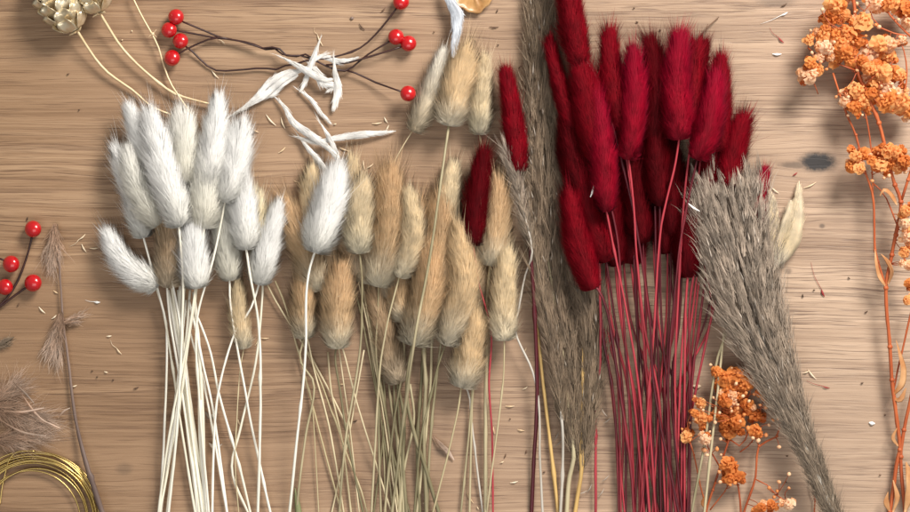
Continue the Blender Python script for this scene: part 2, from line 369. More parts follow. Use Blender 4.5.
    # noise that breaks the painted left-to-right falloff into uneven patches
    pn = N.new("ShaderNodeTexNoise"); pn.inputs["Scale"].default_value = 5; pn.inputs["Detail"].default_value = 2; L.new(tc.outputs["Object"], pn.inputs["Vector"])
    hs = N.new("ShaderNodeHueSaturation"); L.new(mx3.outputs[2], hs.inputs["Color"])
    # window falloff and sheen painted in: paler, greyer to the right, browner left
    fall_sat = N.new("ShaderNodeMapRange"); fall_sat.inputs[1].default_value = -.22; fall_sat.inputs[2].default_value = .20; fall_sat.inputs[3].default_value = 1.04; fall_sat.inputs[4].default_value = .80
    L.new(math_('ADD', X, math_('MULTIPLY', math_('SUBTRACT', pn.outputs[0], .5), .2)), fall_sat.inputs[0]); L.new(fall_sat.outputs[0], hs.inputs["Saturation"])
    fall_val = N.new("ShaderNodeMapRange"); fall_val.inputs[1].default_value = -.22; fall_val.inputs[2].default_value = .20; fall_val.inputs[3].default_value = .88; fall_val.inputs[4].default_value = 1.20
    L.new(math_('ADD', X, math_('MULTIPLY', math_('SUBTRACT', pn.outputs[0], .5), .2)), fall_val.inputs[0]); L.new(fall_val.outputs[0], hs.inputs["Value"])
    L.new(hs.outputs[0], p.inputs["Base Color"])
    rr = N.new("ShaderNodeMapRange"); rr.inputs[3].default_value = .42; rr.inputs[4].default_value = .62; L.new(mid, rr.inputs[0]); L.new(rr.outputs[0], p.inputs["Roughness"])
    p.inputs["Specular IOR Level"].default_value = .45
    h = math_('SUBTRACT', math_('ADD', math_('MULTIPLY', mid, .55), math_('MULTIPLY', fine, .35)), math_('MULTIPLY', prm, .55))
    h = math_('SUBTRACT', h, math_('MULTIPLY', g2.outputs[0], .35))
    b = N.new("ShaderNodeBump"); b.inputs["Strength"].default_value = .7; b.inputs["Distance"].default_value = .00045
    L.new(h, b.inputs["Height"]); L.new(b.outputs[0], p.inputs["Normal"])
    return m

def slab(name, x0, x1, y0, y1, z0, z1):
    v = [(x, y, z) for z in (z0, z1) for y in (y0, y1) for x in (x0, x1)]
    q = [(0, 2, 3, 1), (4, 5, 7, 6), (0, 1, 5, 4), (2, 6, 7, 3), (0, 4, 6, 2), (1, 3, 7, 5)]
    return mesh_from(name, v, q, smooth=False)
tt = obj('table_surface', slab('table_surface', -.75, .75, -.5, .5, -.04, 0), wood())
tag(tt, None, None, kind='structure')

# ------------------------------------------------------------------ bunny tails
def head_parts(tip, base, R, dense=1.0, red=False, mid=None, flat=1.0, awns=0.05):
    tip = np.array(tip, float); base = np.array(base, float)
    pts = [base, tip] if mid is None else [base, np.array(mid, float), tip]
    full = np.linalg.norm(tip - base)
    P = catmull(pts, 28)
    if mid is None:   # natural slight bow
        u = np.linspace(0, 1, 28); b = np.cross(tip - base, [0, 0, 1.0]); b /= np.linalg.norm(b)
        P = P + b * (np.sin(np.pi * u) * RNG.normal(0, .034 if red else .026) * full)[:, None]
    keep = 1 - min(.22, (.60 if not red else .45) * R / full)      # the hairs themselves make the last stretch
    P = catmull(P[:max(6, int(28 * keep))], 28)
    T, A, B = frames(P)
    u = np.linspace(0, 1, 28)
    prof = np.interp(u, [0, .04, .12, .28, .55, .8, .93, 1], [.34, .68, .94, 1.0, .95, .80, .55, .14] if not red else [.35, .66, .88, 1.0, 1.0, .86, .60, .12])
    # every head is pressed and bent a little differently
    prof = prof * (1 + .09 * np.sin(u * RNG.uniform(4, 9) + RNG.uniform(0, 6.28))) 
    if red: prof = prof * np.interp(u, [0, .5, 1], [1, 1, RNG.uniform(.45, 1.1)])
    rc = R * (.60 if not red else .64) * prof
    # core
    th = np.linspace(0, 2 * np.pi, 12, endpoint=False)
    V = P[:, None] + rc[:, None, None] * (np.cos(th)[None, :, None] * A[:, None] + flat * np.sin(th)[None, :, None] * B[:, None])
    V = V.reshape(-1, 3); n = 28; sides = 12
    i = np.arange(n - 1)[:, None] * sides; j = np.arange(sides)[None]; j2 = (j + 1) % sides
    q = np.stack([i + j, i + j2, i + sides + j2, i + sides + j], -1).reshape(-1, 4)
    V = np.vstack([V, P[0], P[-1]]); c0, c1 = n * sides, n * sides + 1
    t = [[c0, (k + 1) % sides, k] for k in range(sides)] + [[c1, (n-1)*sides + k, (n-1)*sides + (k+1) % sides] for k in range(sides)]
    a = np.zeros((len(V), 3)); a[:, 0] = .35; a[:n*sides, 1] = u.repeat(sides); a[-1, 1] = 1
    core = Acc(); core.add(W(V), q, t, a)
    # fur
    area_ = full * R
    N = int(area_ * (4.4 if not red else 5.2) * dense)
    tt_ = RNG.random(N) ** .95
    tt_[:int(N * .07)] = RNG.random(int(N * .07)) * .04
    ph = RNG.random(N) * 2 * np.pi
    k = tt_ * 27; k0 = np.clip(k.astype(int), 0, 26); f = (k - k0)[:, None]
    lp = lambda X: X[k0] * (1 - f) + X[k0 + 1] * f
    Pc, Tc, Ac, Bc = lp(P), lp(T), lp(A), lp(B); r = (rc[k0] * (1 - f[:, 0]) + rc[k0 + 1] * f[:, 0])
    rad = np.cos(ph)[:, None] * Ac + np.sin(ph)[:, None] * Bc * flat; rad /= np.linalg.norm(rad, axis=1, keepdims=True)
    root = Pc + rad * (r * .93)[:, None]
    ang = np.interp(tt_, [0, .08, .3, .7, 1], [75, 52, 33, 25, 10] if not red else [72, 50, 30, 27, 30])
    # hairs gather in small locks that lean together
    cell = (np.floor(ph / (2*np.pi) * 9) * 31 + np.floor(tt_ * full / (R * .75))).astype(int)
    la = RNG.normal(0, 6, 4000)[cell % 4000]; ls = RNG.normal(0, .11, 4000)[(cell * 7) % 4000]; lv = RNG.random(4000)[(cell * 13) % 4000]
    ang = np.radians(np.clip(ang + la + RNG.normal(0, 9 if not red else 10, N), 2, 88))
    sd = np.cross(Tc, rad)
    d = Tc * np.cos(ang)[:, None] + rad * np.sin(ang)[:, None] + sd * (ls + RNG.normal(0, .13, N))[:, None]
    d /= np.linalg.norm(d, axis=1, keepdims=True)
    bend = Tc * .18 - rad * .10 + RNG.normal(0, .07, (N, 3))
    ln = R * (np.interp(tt_, [0, .1, .5, 1], [.50, .80, .95, .95]) if not red else np.interp(tt_, [0, .1, .5, 1], [.42, .60, .74, .85])) * RNG.uniform(.65, 1.2, N)
    aw = RNG.random(N) < awns * np.interp(tt_, [0, .5, 1], [.5, .8, 2.2 if red else 1.4]); ln[aw] *= RNG.uniform(1.3, 2.1, aw.sum())
    wd = RNG.uniform(.7, 1.3, N) * (.62 if not red else .5); wd[aw] *= .75
    hv = np.clip(.55 * lv + .45 * RNG.random(N), 0, 1)
    fur = Acc(); strands(fur, root, d, bend, ln, wd, rad, hv, tt_)
    return core, fur

def bunny_tail(label, kind, stemkind, tip, base, R, z, stem=None, mid=None, sr=1.15, group=None, dense=1.0, awns=.05, zend=3.0, flat=1.0):
    sr = sr * (.85 if stemkind in ('olive', 'straw') else .92)
    zb, zt = (z, z) if np.isscalar(z) else z
    R = R * {'white': 1.08, 'cream': 1.10, 'red': 1.08, 'deep': 1.16, 'rose': 1.08}.get(kind, 1.13)
    t3, b3 = (*tip, zt), (*base, zb)
    m3 = None if mid is None else (*mid, (zb + zt) / 2)
    red = kind in ('red', 'deep', 'rose')
    if red: awns = awns * 1.6 + .03
    root = thing('bunny_tail', label, 'dried flower', (base[0], base[1], 0), group)
    core, fur = head_parts(t3, b3, R, dense, red, m3, flat, awns)
    hd = obj('seed_head', core.mesh('seed_head'), F[kind], root)
    obj('fur', fur.mesh('fur'), F[kind], hd)
    if stem:
        pts = [(base[0] + (tip[0]-base[0])*.06, base[1] + (tip[1]-base[1])*.06, zb)]
        L = np.cumsum([0] + [math.hypot(b[0]-a[0], b[1]-a[1]) for a, b in zip([base] + list(stem[:-1]), stem)]); tot = L[-1] + 1e-6
        for k, p in enumerate(stem):
            u = L[k] / tot; pts.append((p[0], p[1], p[2]) if len(p) == 3 else (p[0], p[1], zb + (zend - zb) * min(1, u * 1.15 + .05) + RNG.uniform(-.4, .4)))
        a = Acc(); tube(a, pts, sr, sr * 1.25, 6, wob=.12)
        obj('stem', a.mesh('stem'), STEM[stemkind], root)
    return root

G_W, G_T, G_R = 'white bunny tails lying in a fan', 'tan bunny tails lying in the middle', 'crimson bunny tails lying in a dense bunch'
B = bunny_tail
def Wt(label, kind, tip, base, R, z, stem, **k): return B(label, kind, 'white', tip, base, R, z, stem, group=G_W, **k)
def Tn(label, kind, tip, base, R, z, stem, sk='olive', **k): return B(label, kind, sk, tip, base, R, z, stem, group=G_T, **k)
def Rd(label, kind, tip, base, R, z, stem, **k): return B(label, kind, 'red', tip, base, R, z, stem, group=G_R, **k)

# the white fan ------------------------------------------------------------
Wt('small white bunny tail topping the left edge of the white fan, tip up and left', 'white', (127,103), (152,168), 13, (24,26), [(166,250),(178,330),(186,400),(200,520)])
Wt('large bright white bunny tail lying in front across the middle left of the white fan', 'white', (149,109), (180,227), 18, (46,36), [(183,280),(181,340),(176,430),(167,520)], mid=(160,160), sr=1.3)
Wt('upright cream white bunny tail behind the two tallest heads of the white fan', 'cream', (180,107), (185,184), 17, (26,26), [(186,260),(182,340),(190,420),(206,520)], sr=1.2)
Wt('tallest white bunny tail whose narrow tip stands highest in the white fan', 'white', (218,95), (207,188), 15, (40,34), [(202,250),(190,330),(180,400),(158,520)], mid=(215,135))
Wt('smooth cream bunny tail in the centre of the white fan below the tallest tip', 'cream', (208,148), (203,229), 17, (36,34), [(194,300),(182,370),(170,450),(158,520)], awns=.02)
Wt('cool white bunny tail with a feathery tip right of the tallest white one', 'white', (241,121), (225,203), 18, (38,34), [(213,260),(197,320),(199,400),(209,520)], awns=.07)
Wt('long cream bunny tail hanging low behind the right side of the white fan', 'cream', (224,190), (230,281), 14.5, (20,20), [(230,300),(235,335),(244,384),(252,428),(272,520)])
Wt('bright white bunny tail hanging right of centre, its stem running straight down', 'white', (240,168), (246,250), 16, (36,34), [(251,280),(258,320),(261,384),(260,459),(258,520)], sr=1.3)
Wt('white bunny tail at the right edge of the white fan, tilted up and right', 'white', (280,200), (259,285), 15.5, (22,26), [(250,310),(236,330),(219,388),(214,440),(212,520)], awns=.03)
Wt('lowest small white bunny tail hanging over the white stems', 'white', (191,226), (196,289), 16.5, (38,38), [(191,320),(182,370),(168,440),(157,520)], awns=.08)
Wt('white bunny tail lying almost sideways at the lower left of the white fan', 'white', (104,230), (158,287), 15, (16,18), [(163,310),(170,350),(180,420),(196,520)], mid=(126,266), awns=.06)
Wt('greyish white bunny tail on the far left edge of the white fan', 'white', (114,146), (144,238), 14, (18,20), [(160,300),(166,330),(164,428),(159,520)], awns=.09)
Wt('creamy bunny tail beside the one on the far left edge of the white fan', 'cream', (126,145), (158,226), 15, (28,30), [(176,300),(184,360),(192,430),(204,520)], awns=.06)
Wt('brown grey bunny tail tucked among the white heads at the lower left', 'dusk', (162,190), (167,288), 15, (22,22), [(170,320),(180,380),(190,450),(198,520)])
Wt('thin tan bunny tail showing as a sliver between two white heads', 'tan', (142,138), (162,205), 11, (12,12), [(176,260),(190,330),(206,390),(229,520)])
Wt('pale yellow bunny tail half hidden behind the right white heads', 'yellow', (254,190), (264,262), 14, (14,14), [(262,300),(256,360),(240,430),(232,470),(251,520)], awns=.08)
Wt('big white bunny tail lying alone over the tan heads, right of the white fan', 'white', (338,166), (315,253), 19, (46,40), [(309,272),(306,300),(306,340),(303,384),(296,450),(289,520)], sr=1.3, awns=.06)
Tn('small tan bunny tail with a greenish base hanging below the white fan', 'sand', (238,279), (245,349), 10.5, (12,14), [(240,370),(237,420),(236,470),(240,520)], 'straw', sr=.55)

# spare white stems whose heads lie hidden inside the fan
def bare(kind, pts, r, label, group, z0=5, z1=5):
    n = len(pts); P = [(x, y, z0 + (z1 - z0) * k / (n - 1)) for k, (x, y) in enumerate(pts)]
    a = Acc(); tube(a, P, r, r * 1.15, 6, wob=.1)
    o = obj('dry_straw', a.mesh('dry_straw'), STEM[kind]); return tag(o, label, 'straw', group)
LW = 'bare bleached stem running down inside the white stem bundle'
for pts, r in [([(171,280),(178,340),(184,400),(199,520)], 1.5), ([(180,285),(180,340),(188,420),(205,520)], 1.6), ([(190,290),(186,340),(178,420),(166,520)], 1.3),
               ([(178,290),(184,350),(196,440),(210,520)], 1.3), ([(194,292),(199,350),(203,430),(205,520)], 1.8), ([(189,300),(205,370),(214,410),(229,520)], 1.1),
               ([(198,318),(210,350),(219,394),(238,461),(252,520)], 1.1), ([(168,290),(182,370),(196,450),(202,520)], 1.6), ([(186,300),(180,360),(170,440),(160,520)], 1.0),
               ([(200,400),(201,440),(204,480),(207,520)], 2.2)]:
    bare('white', pts, r, LW, 'bare white stems in the white bundle', 18, 4)

# the tan group ------------------------------------------------------------
Tn('wide brown tan bunny tail leaning behind the lone big white one', 'tan', (283,200), (320,291), 17, (14,14), [(340,340),(356,400),(378,470),(394,520)], 'straw', sr=.9, awns=.12)
Tn('pale tan bunny tail peeping out left behind the lone big white one', 'sand', (311,166), (308,228), 12, (12,10), [(300,280),(312,360),(330,430),(345,520)], 'straw', sr=.9)
Tn('short pale bunny tail whose tip peeps between the lone white one and the tan row', 'sand', (349,155), (353,214), 12.5, (14,14), [(362,280),(372,340),(390,440),(400,520)], 'olive', awns=.1)
Tn('sage beige bunny tail right beside the lone big white one', 'sage', (363,178), (359,254), 16, (32,32), [(362,280),(361,330),(357,368),(345,440),(338,520)], 'olive', sr=1.2)
Tn('broad golden brown bunny tail with a feathery crown in the tan row', 'tan', (388,168), (378,287), 20, (20,26), [(378,310),(376,345),(378,384),(379,447),(381,520)], 'olive', sr=1.1, awns=.12, mid=(390,225))
Tn('slim sand coloured bunny tail lying over the broad golden brown one', 'sand', (409,188), (400,278), 13, (34,40), [(393,300),(386,330),(380,368),(376,430),(371,520)], 'olive', mid=(413,235), sr=1.1)
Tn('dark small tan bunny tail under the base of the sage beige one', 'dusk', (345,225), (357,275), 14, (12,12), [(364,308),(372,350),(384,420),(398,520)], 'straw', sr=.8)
Tn('plump tan bunny tail with a pale tufted base, lowest left of the tan group', 'tan', (341,262), (337,349), 17, (22,26), [(335,358),(340,390),(346,430),(365,520)], 'olive', sr=1.1)
Tn('small tan bunny tail with a pale base crossed by the long white stem', 'tan', (305,270), (305,339), 14.5, (13,13), [(300,360),(314,384),(306,434),(298,494),(297,520)], 'olive', sr=1.2)
Tn('golden bunny tail half hidden behind the thin green stem in the tan row', 'tan', (440,196), (428,292), 18, (18,18), [(424,345),(426,384),(424,430),(427,520)], 'olive', sr=1.9, awns=.1)
Tn('large tan bunny tail in the low centre with the thin green stem across it', 'tan', (428,246), (413,346), 20, (26,30), [(409,365),(407,400),(416,440),(422,457),(441,520)], 'olive', sr=2.0, mid=(428,290))
Tn('long golden bunny tail bowed to the right beside the crimson spike', 'gold', (456,224), (447,346), 17, (28,34), [(438,366),(430,400),(421,440),(414,520)], 'olive', mid=(464,285), sr=1.1)
Tn('lowest golden bunny tail with a cream tufted base', 'gold', (474,310), (461,388), 16.5, (20,24), [(458,410),(448,454),(433,512),(430,525)], 'straw', sr=1.0)
Tn('greyish sage bunny tail standing behind the thin green stem', 'sage', (454,161), (447,230), 13, (14,14), [(452,300),(462,380),(469,395),(476,459),(484,520)], 'grey', sr=.9, awns=.03)
Tn('brown tan bunny tail with long loose hairs, right of the crimson spike', 'tan', (498,178), (490,266), 17, (16,18), [(487,300),(486,345),(485,400),(485,520)], 'olive', sr=2.0, awns=.16)
Tn('short cream bunny tail hanging right of the low golden pair', 'sand', (509,248), (504,341), 15, (30,28), [(504,360),(503,384),(497,434),(488,504),(486,520)], 'straw', sr=.9)
Tn('silvery bunny tail, leftmost of the three lying together near the top', 'silver', (444,50), (413,132), 13, (13,15), [(403,146),(396,158),(390,172)], 'straw', sr=.6)
Tn('golden beige bunny tail, middle one of the three lying together near the top', 'gold', (468,46), (448,126), 17.5, (24,24), [(446,145,34),(441,180,44),(433,238,53),(425,285,58),(416,330,60),(408,384,42),(402,430,22),(391,520,8)], 'olive', sr=1.5, awns=.09)
Tn('narrow grey tan bunny tail, rightmost of the three lying together near the top', 'sage', (484,54), (479,135), 13, (12,13), [(482,160),(484,200),(478,300),(470,420),(460,520)], 'olive', sr=1.0, awns=.09)
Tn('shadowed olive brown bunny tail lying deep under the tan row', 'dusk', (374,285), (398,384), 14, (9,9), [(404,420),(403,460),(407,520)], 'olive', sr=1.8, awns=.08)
Tn('small shadowed tan bunny tail at the left flank of the large low centre one', 'tan', (398,262), (402,322), 13, (14,14), [(404,360),(394,420),(384,520)], 'olive')
Tn('greyish bunny tail glimpsed in the gap left of the long golden one', 'sage', (446,262), (443,330), 11, (10,10), [(436,384),(430,440),(426,520)], 'olive', sr=1.4)
Tn('tan bunny tail deep in the gap left of the broad golden brown one', 'tan', (368,205), (368,284), 15, (11,11), [(372,330),(384,400),(394,457),(412,520)], 'olive')
Tn('golden tan bunny tail behind the sand coloured slim one', 'tan', (420,200), (413,272), 15, (12,12), [(412,330),(405,417),(398,470),(392,520)], 'olive', awns=.1)

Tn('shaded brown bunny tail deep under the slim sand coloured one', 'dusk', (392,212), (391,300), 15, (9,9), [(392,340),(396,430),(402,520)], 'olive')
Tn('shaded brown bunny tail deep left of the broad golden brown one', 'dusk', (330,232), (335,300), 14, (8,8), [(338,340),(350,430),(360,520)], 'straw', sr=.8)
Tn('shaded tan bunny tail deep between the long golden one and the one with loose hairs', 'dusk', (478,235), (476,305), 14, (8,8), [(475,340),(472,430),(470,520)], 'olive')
LO = 'bare olive stem running down inside the tan stem bundle'
for pts, r in [([(341,250),(355,290),(372,368),(386,450),(394,520)], .9), ([(364,300),(373,363),(382,430),(386,520)], .8),
               ([(400,330),(398,400),(402,460),(398,520)], 1.2), ([(424,345),(420,400),(417,450),(420,520)], 1.5), ([(432,330),(430,390),(424,450),(416,520)], 1.3),
               ([(388,340),(390,400),(399,450),(404,520)], 1.1), ([(380,350),(385,400),(380,460),(372,520)], .9), ([(410,384),(414,420),(404,470),(399,520)], 1.2)]:
    bare('olive', pts, r, LO, 'bare olive stems in the tan bundle', 9, 5)
LS = 'thin straw stem lying loosely between the white and tan bundles'
for pts, r in [([(267,284),(275,300),(303,345),(328,390),(348,430)], .85), ([(275,281),(284,302),(293,332),(317,428),(342,520)], .85),
               ([(305,348),(322,385),(337,428),(345,452),(360,490),(368,520)], .8), ([(312,400),(314,429),(317,480),(319,520)], .55),
               ([(328,352),(331,390),(342,440),(352,520)], .9), ([(364,350),(358,384),(348,440),(338,484),(330,520)], .8)]:
    bare('straw', pts, r, LS, 'thin straw stems between the bundles', 7, 3)
bare('amber', [(531,240),(534,295),(544,390),(551,450),(559,520)], 1.6, 'amber yellow stem running down between the tan group and the brown plumes', None, 10, 4)

# the crimson group --------------------------------------------------------
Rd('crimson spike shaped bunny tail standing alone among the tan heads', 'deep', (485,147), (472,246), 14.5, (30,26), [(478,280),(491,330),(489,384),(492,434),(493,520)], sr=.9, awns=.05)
Rd('smooth crimson bunny tail lying alone left of the brown plumes, pointing up', 'red', (505,66), (519,172), 13.5, (26,24), [(528,230),(534,300),(537,396),(534,459),(531,520)], mid=(512,115), sr=1.8, awns=.01)
Rd('crimson bunny tail running off the top edge above the brown plumes', 'red', (570,-62), (580,64), 16.5, (44,48), [(590,66),(603,95),(620,153),(637,228),(650,320),(655,390),(681,520)], sr=1.25, zend=34, awns=.01)
Rd('slim crimson bunny tail leaning over the brown plumes at the left of the bunch', 'red', (549,36), (573,128), 11, (34,34), [(596,220),(600,300),(600,366),(596,407),(595,520)], sr=1.2, awns=.01)
Rd('broad crimson bunny tail directly under the one running off the top', 'red', (581,60), (600,170), 18, (40,42), [(616,230),(622,300),(628,384),(634,520)], mid=(588,110), awns=.02)
Rd('rosy crimson bunny tail overlapping the broad left one', 'rose', (596,92), (606,212), 15, (50,46), [(612,240),(628,320),(640,400),(650,520)], awns=.02)
Rd('tall crimson bunny tail with a fuzzy tip, first of the upper row from the left', 'red', (609,28), (622,130), 16, (38,38), [(632,200),(640,300),(648,384),(657,520)], awns=.08)
Rd('crimson bunny tail lying over the first of the upper row', 'rose', (632,48), (628,160), 15.5, (48,48), [(634,210),(637,260),(645,330),(659,400),(666,520)], awns=.06)
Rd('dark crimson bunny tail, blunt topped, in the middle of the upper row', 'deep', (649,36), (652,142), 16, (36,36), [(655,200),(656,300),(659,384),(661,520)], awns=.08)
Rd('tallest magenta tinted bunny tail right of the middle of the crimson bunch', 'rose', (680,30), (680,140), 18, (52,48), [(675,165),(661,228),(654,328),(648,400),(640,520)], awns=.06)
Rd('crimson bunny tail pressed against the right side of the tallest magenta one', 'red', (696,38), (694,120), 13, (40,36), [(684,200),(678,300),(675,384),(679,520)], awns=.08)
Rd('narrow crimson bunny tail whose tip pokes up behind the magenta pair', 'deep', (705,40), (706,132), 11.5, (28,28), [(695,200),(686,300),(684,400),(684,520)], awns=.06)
Rd('bright rose crimson bunny tail bulging at the right side of the bunch', 'rose', (716,74), (697,160), 17, (50,46), [(686,210),(678,260),(668,384),(671,520)], awns=.03)
Rd('crimson bunny tail with a fuzzy right flank at the upper right edge', 'red', (720,56), (722,152), 14, (28,28), [(706,220),(690,300),(690,384),(688,520)], awns=.08)
Rd('short crimson bunny tail at the right, its tip above the grey plume', 'red', (745,114), (727,188), 16, (26,26), [(712,240),(704,290),(692,384),(689,520)], awns=.07)
Rd('tiny crimson bunny tail tip showing between the grey plume and the cream ones', 'rose', (765,166), (756,224), 10, (27,24), [(735,250),(716,300),(700,370),(690,420)], awns=.02)
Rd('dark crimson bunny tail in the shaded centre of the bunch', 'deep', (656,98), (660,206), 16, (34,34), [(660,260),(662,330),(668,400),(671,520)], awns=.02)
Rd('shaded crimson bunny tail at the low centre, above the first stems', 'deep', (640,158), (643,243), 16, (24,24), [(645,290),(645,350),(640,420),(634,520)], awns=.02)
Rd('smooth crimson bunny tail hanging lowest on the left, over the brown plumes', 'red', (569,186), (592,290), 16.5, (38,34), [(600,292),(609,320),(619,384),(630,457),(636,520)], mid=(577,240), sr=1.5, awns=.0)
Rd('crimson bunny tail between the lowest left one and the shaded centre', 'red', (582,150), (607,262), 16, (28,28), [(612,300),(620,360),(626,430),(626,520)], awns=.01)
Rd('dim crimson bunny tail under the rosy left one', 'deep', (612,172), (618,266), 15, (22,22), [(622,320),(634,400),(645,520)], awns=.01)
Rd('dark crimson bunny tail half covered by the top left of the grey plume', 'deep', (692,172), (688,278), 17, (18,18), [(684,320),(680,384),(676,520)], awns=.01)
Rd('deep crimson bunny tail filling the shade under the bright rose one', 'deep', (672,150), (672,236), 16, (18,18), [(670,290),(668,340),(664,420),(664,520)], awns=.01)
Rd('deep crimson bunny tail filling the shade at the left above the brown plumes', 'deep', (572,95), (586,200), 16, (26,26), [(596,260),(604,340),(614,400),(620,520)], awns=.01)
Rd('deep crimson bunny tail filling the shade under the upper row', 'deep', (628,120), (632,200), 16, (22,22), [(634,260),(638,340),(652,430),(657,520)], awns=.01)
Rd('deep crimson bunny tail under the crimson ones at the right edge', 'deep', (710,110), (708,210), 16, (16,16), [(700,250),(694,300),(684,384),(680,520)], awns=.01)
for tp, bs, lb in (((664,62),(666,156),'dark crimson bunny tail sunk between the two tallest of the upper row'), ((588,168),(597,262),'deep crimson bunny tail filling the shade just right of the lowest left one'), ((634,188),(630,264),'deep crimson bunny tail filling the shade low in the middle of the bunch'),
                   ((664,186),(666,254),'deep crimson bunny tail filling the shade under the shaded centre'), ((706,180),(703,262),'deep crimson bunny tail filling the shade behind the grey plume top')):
    Rd(lb, 'deep', tp, bs, 16, (11,11), [(bs[0]+8,320),(bs[0]*.5+324,400),(bs[0]*.6+262,520)], awns=.01)  # heads added low, their dark fur stands in for shade in the gaps
LR = 'bare crimson stem running down inside the crimson stem bundle'
reds = [(612,230,634,660), (604,200,628,634), (606,260,618,621), (620,220,650,640), (626,180,662,673), (634,230,640,649), (645,240,646,656), (652,220,668,668), (660,240,652,644),
        (668,210,660,652), (676,220,664,676), (682,200,672,683), (640,200,676,687), (600,240,612,626), (628,250,624,640), (655,230,680,664), (672,250,676,671), (618,210,640,648), (690,260,682,661), (648,260,630,618)]
for k, (xa, ya, xm, xb) in enumerate(reds[:14]):
    bare('red', [(xa, ya - 22), ((xa*1.4+xm*.6)/2 + RNG.uniform(-2, 2), 310), (xm, 390), (xb, 520)], RNG.uniform(.8, 1.5), LR, 'bare crimson stems in the crimson bundle', 12 + (k % 3), 6 + (k % 4) * 3)
LR2 = 'short dark red stem end sticking out right of the crimson stems'
for pts in ([(699,282),(694,330),(689,384),(686,440),(684,520)], [(704,287),(699,330),(691,384),(688,450),(687,520)], [(711,298),(705,322),(697,344),(690,380),(684,430),(682,520)]):
    bare('red', pts, .95, LR2, 'stem ends right of the crimson bundle', 14, 6)
LG = 'pale green stem of a slanting pair between crimson stems and orange flowers'
for pts in ([(728,329),(717,360),(705,440),(692,512),(691,522)], [(724,331),(721,360),(713,430),(704,512),(703,522)]):
    bare('olive', pts, 1.25, LG, 'pair of pale green stems', 20, 20)

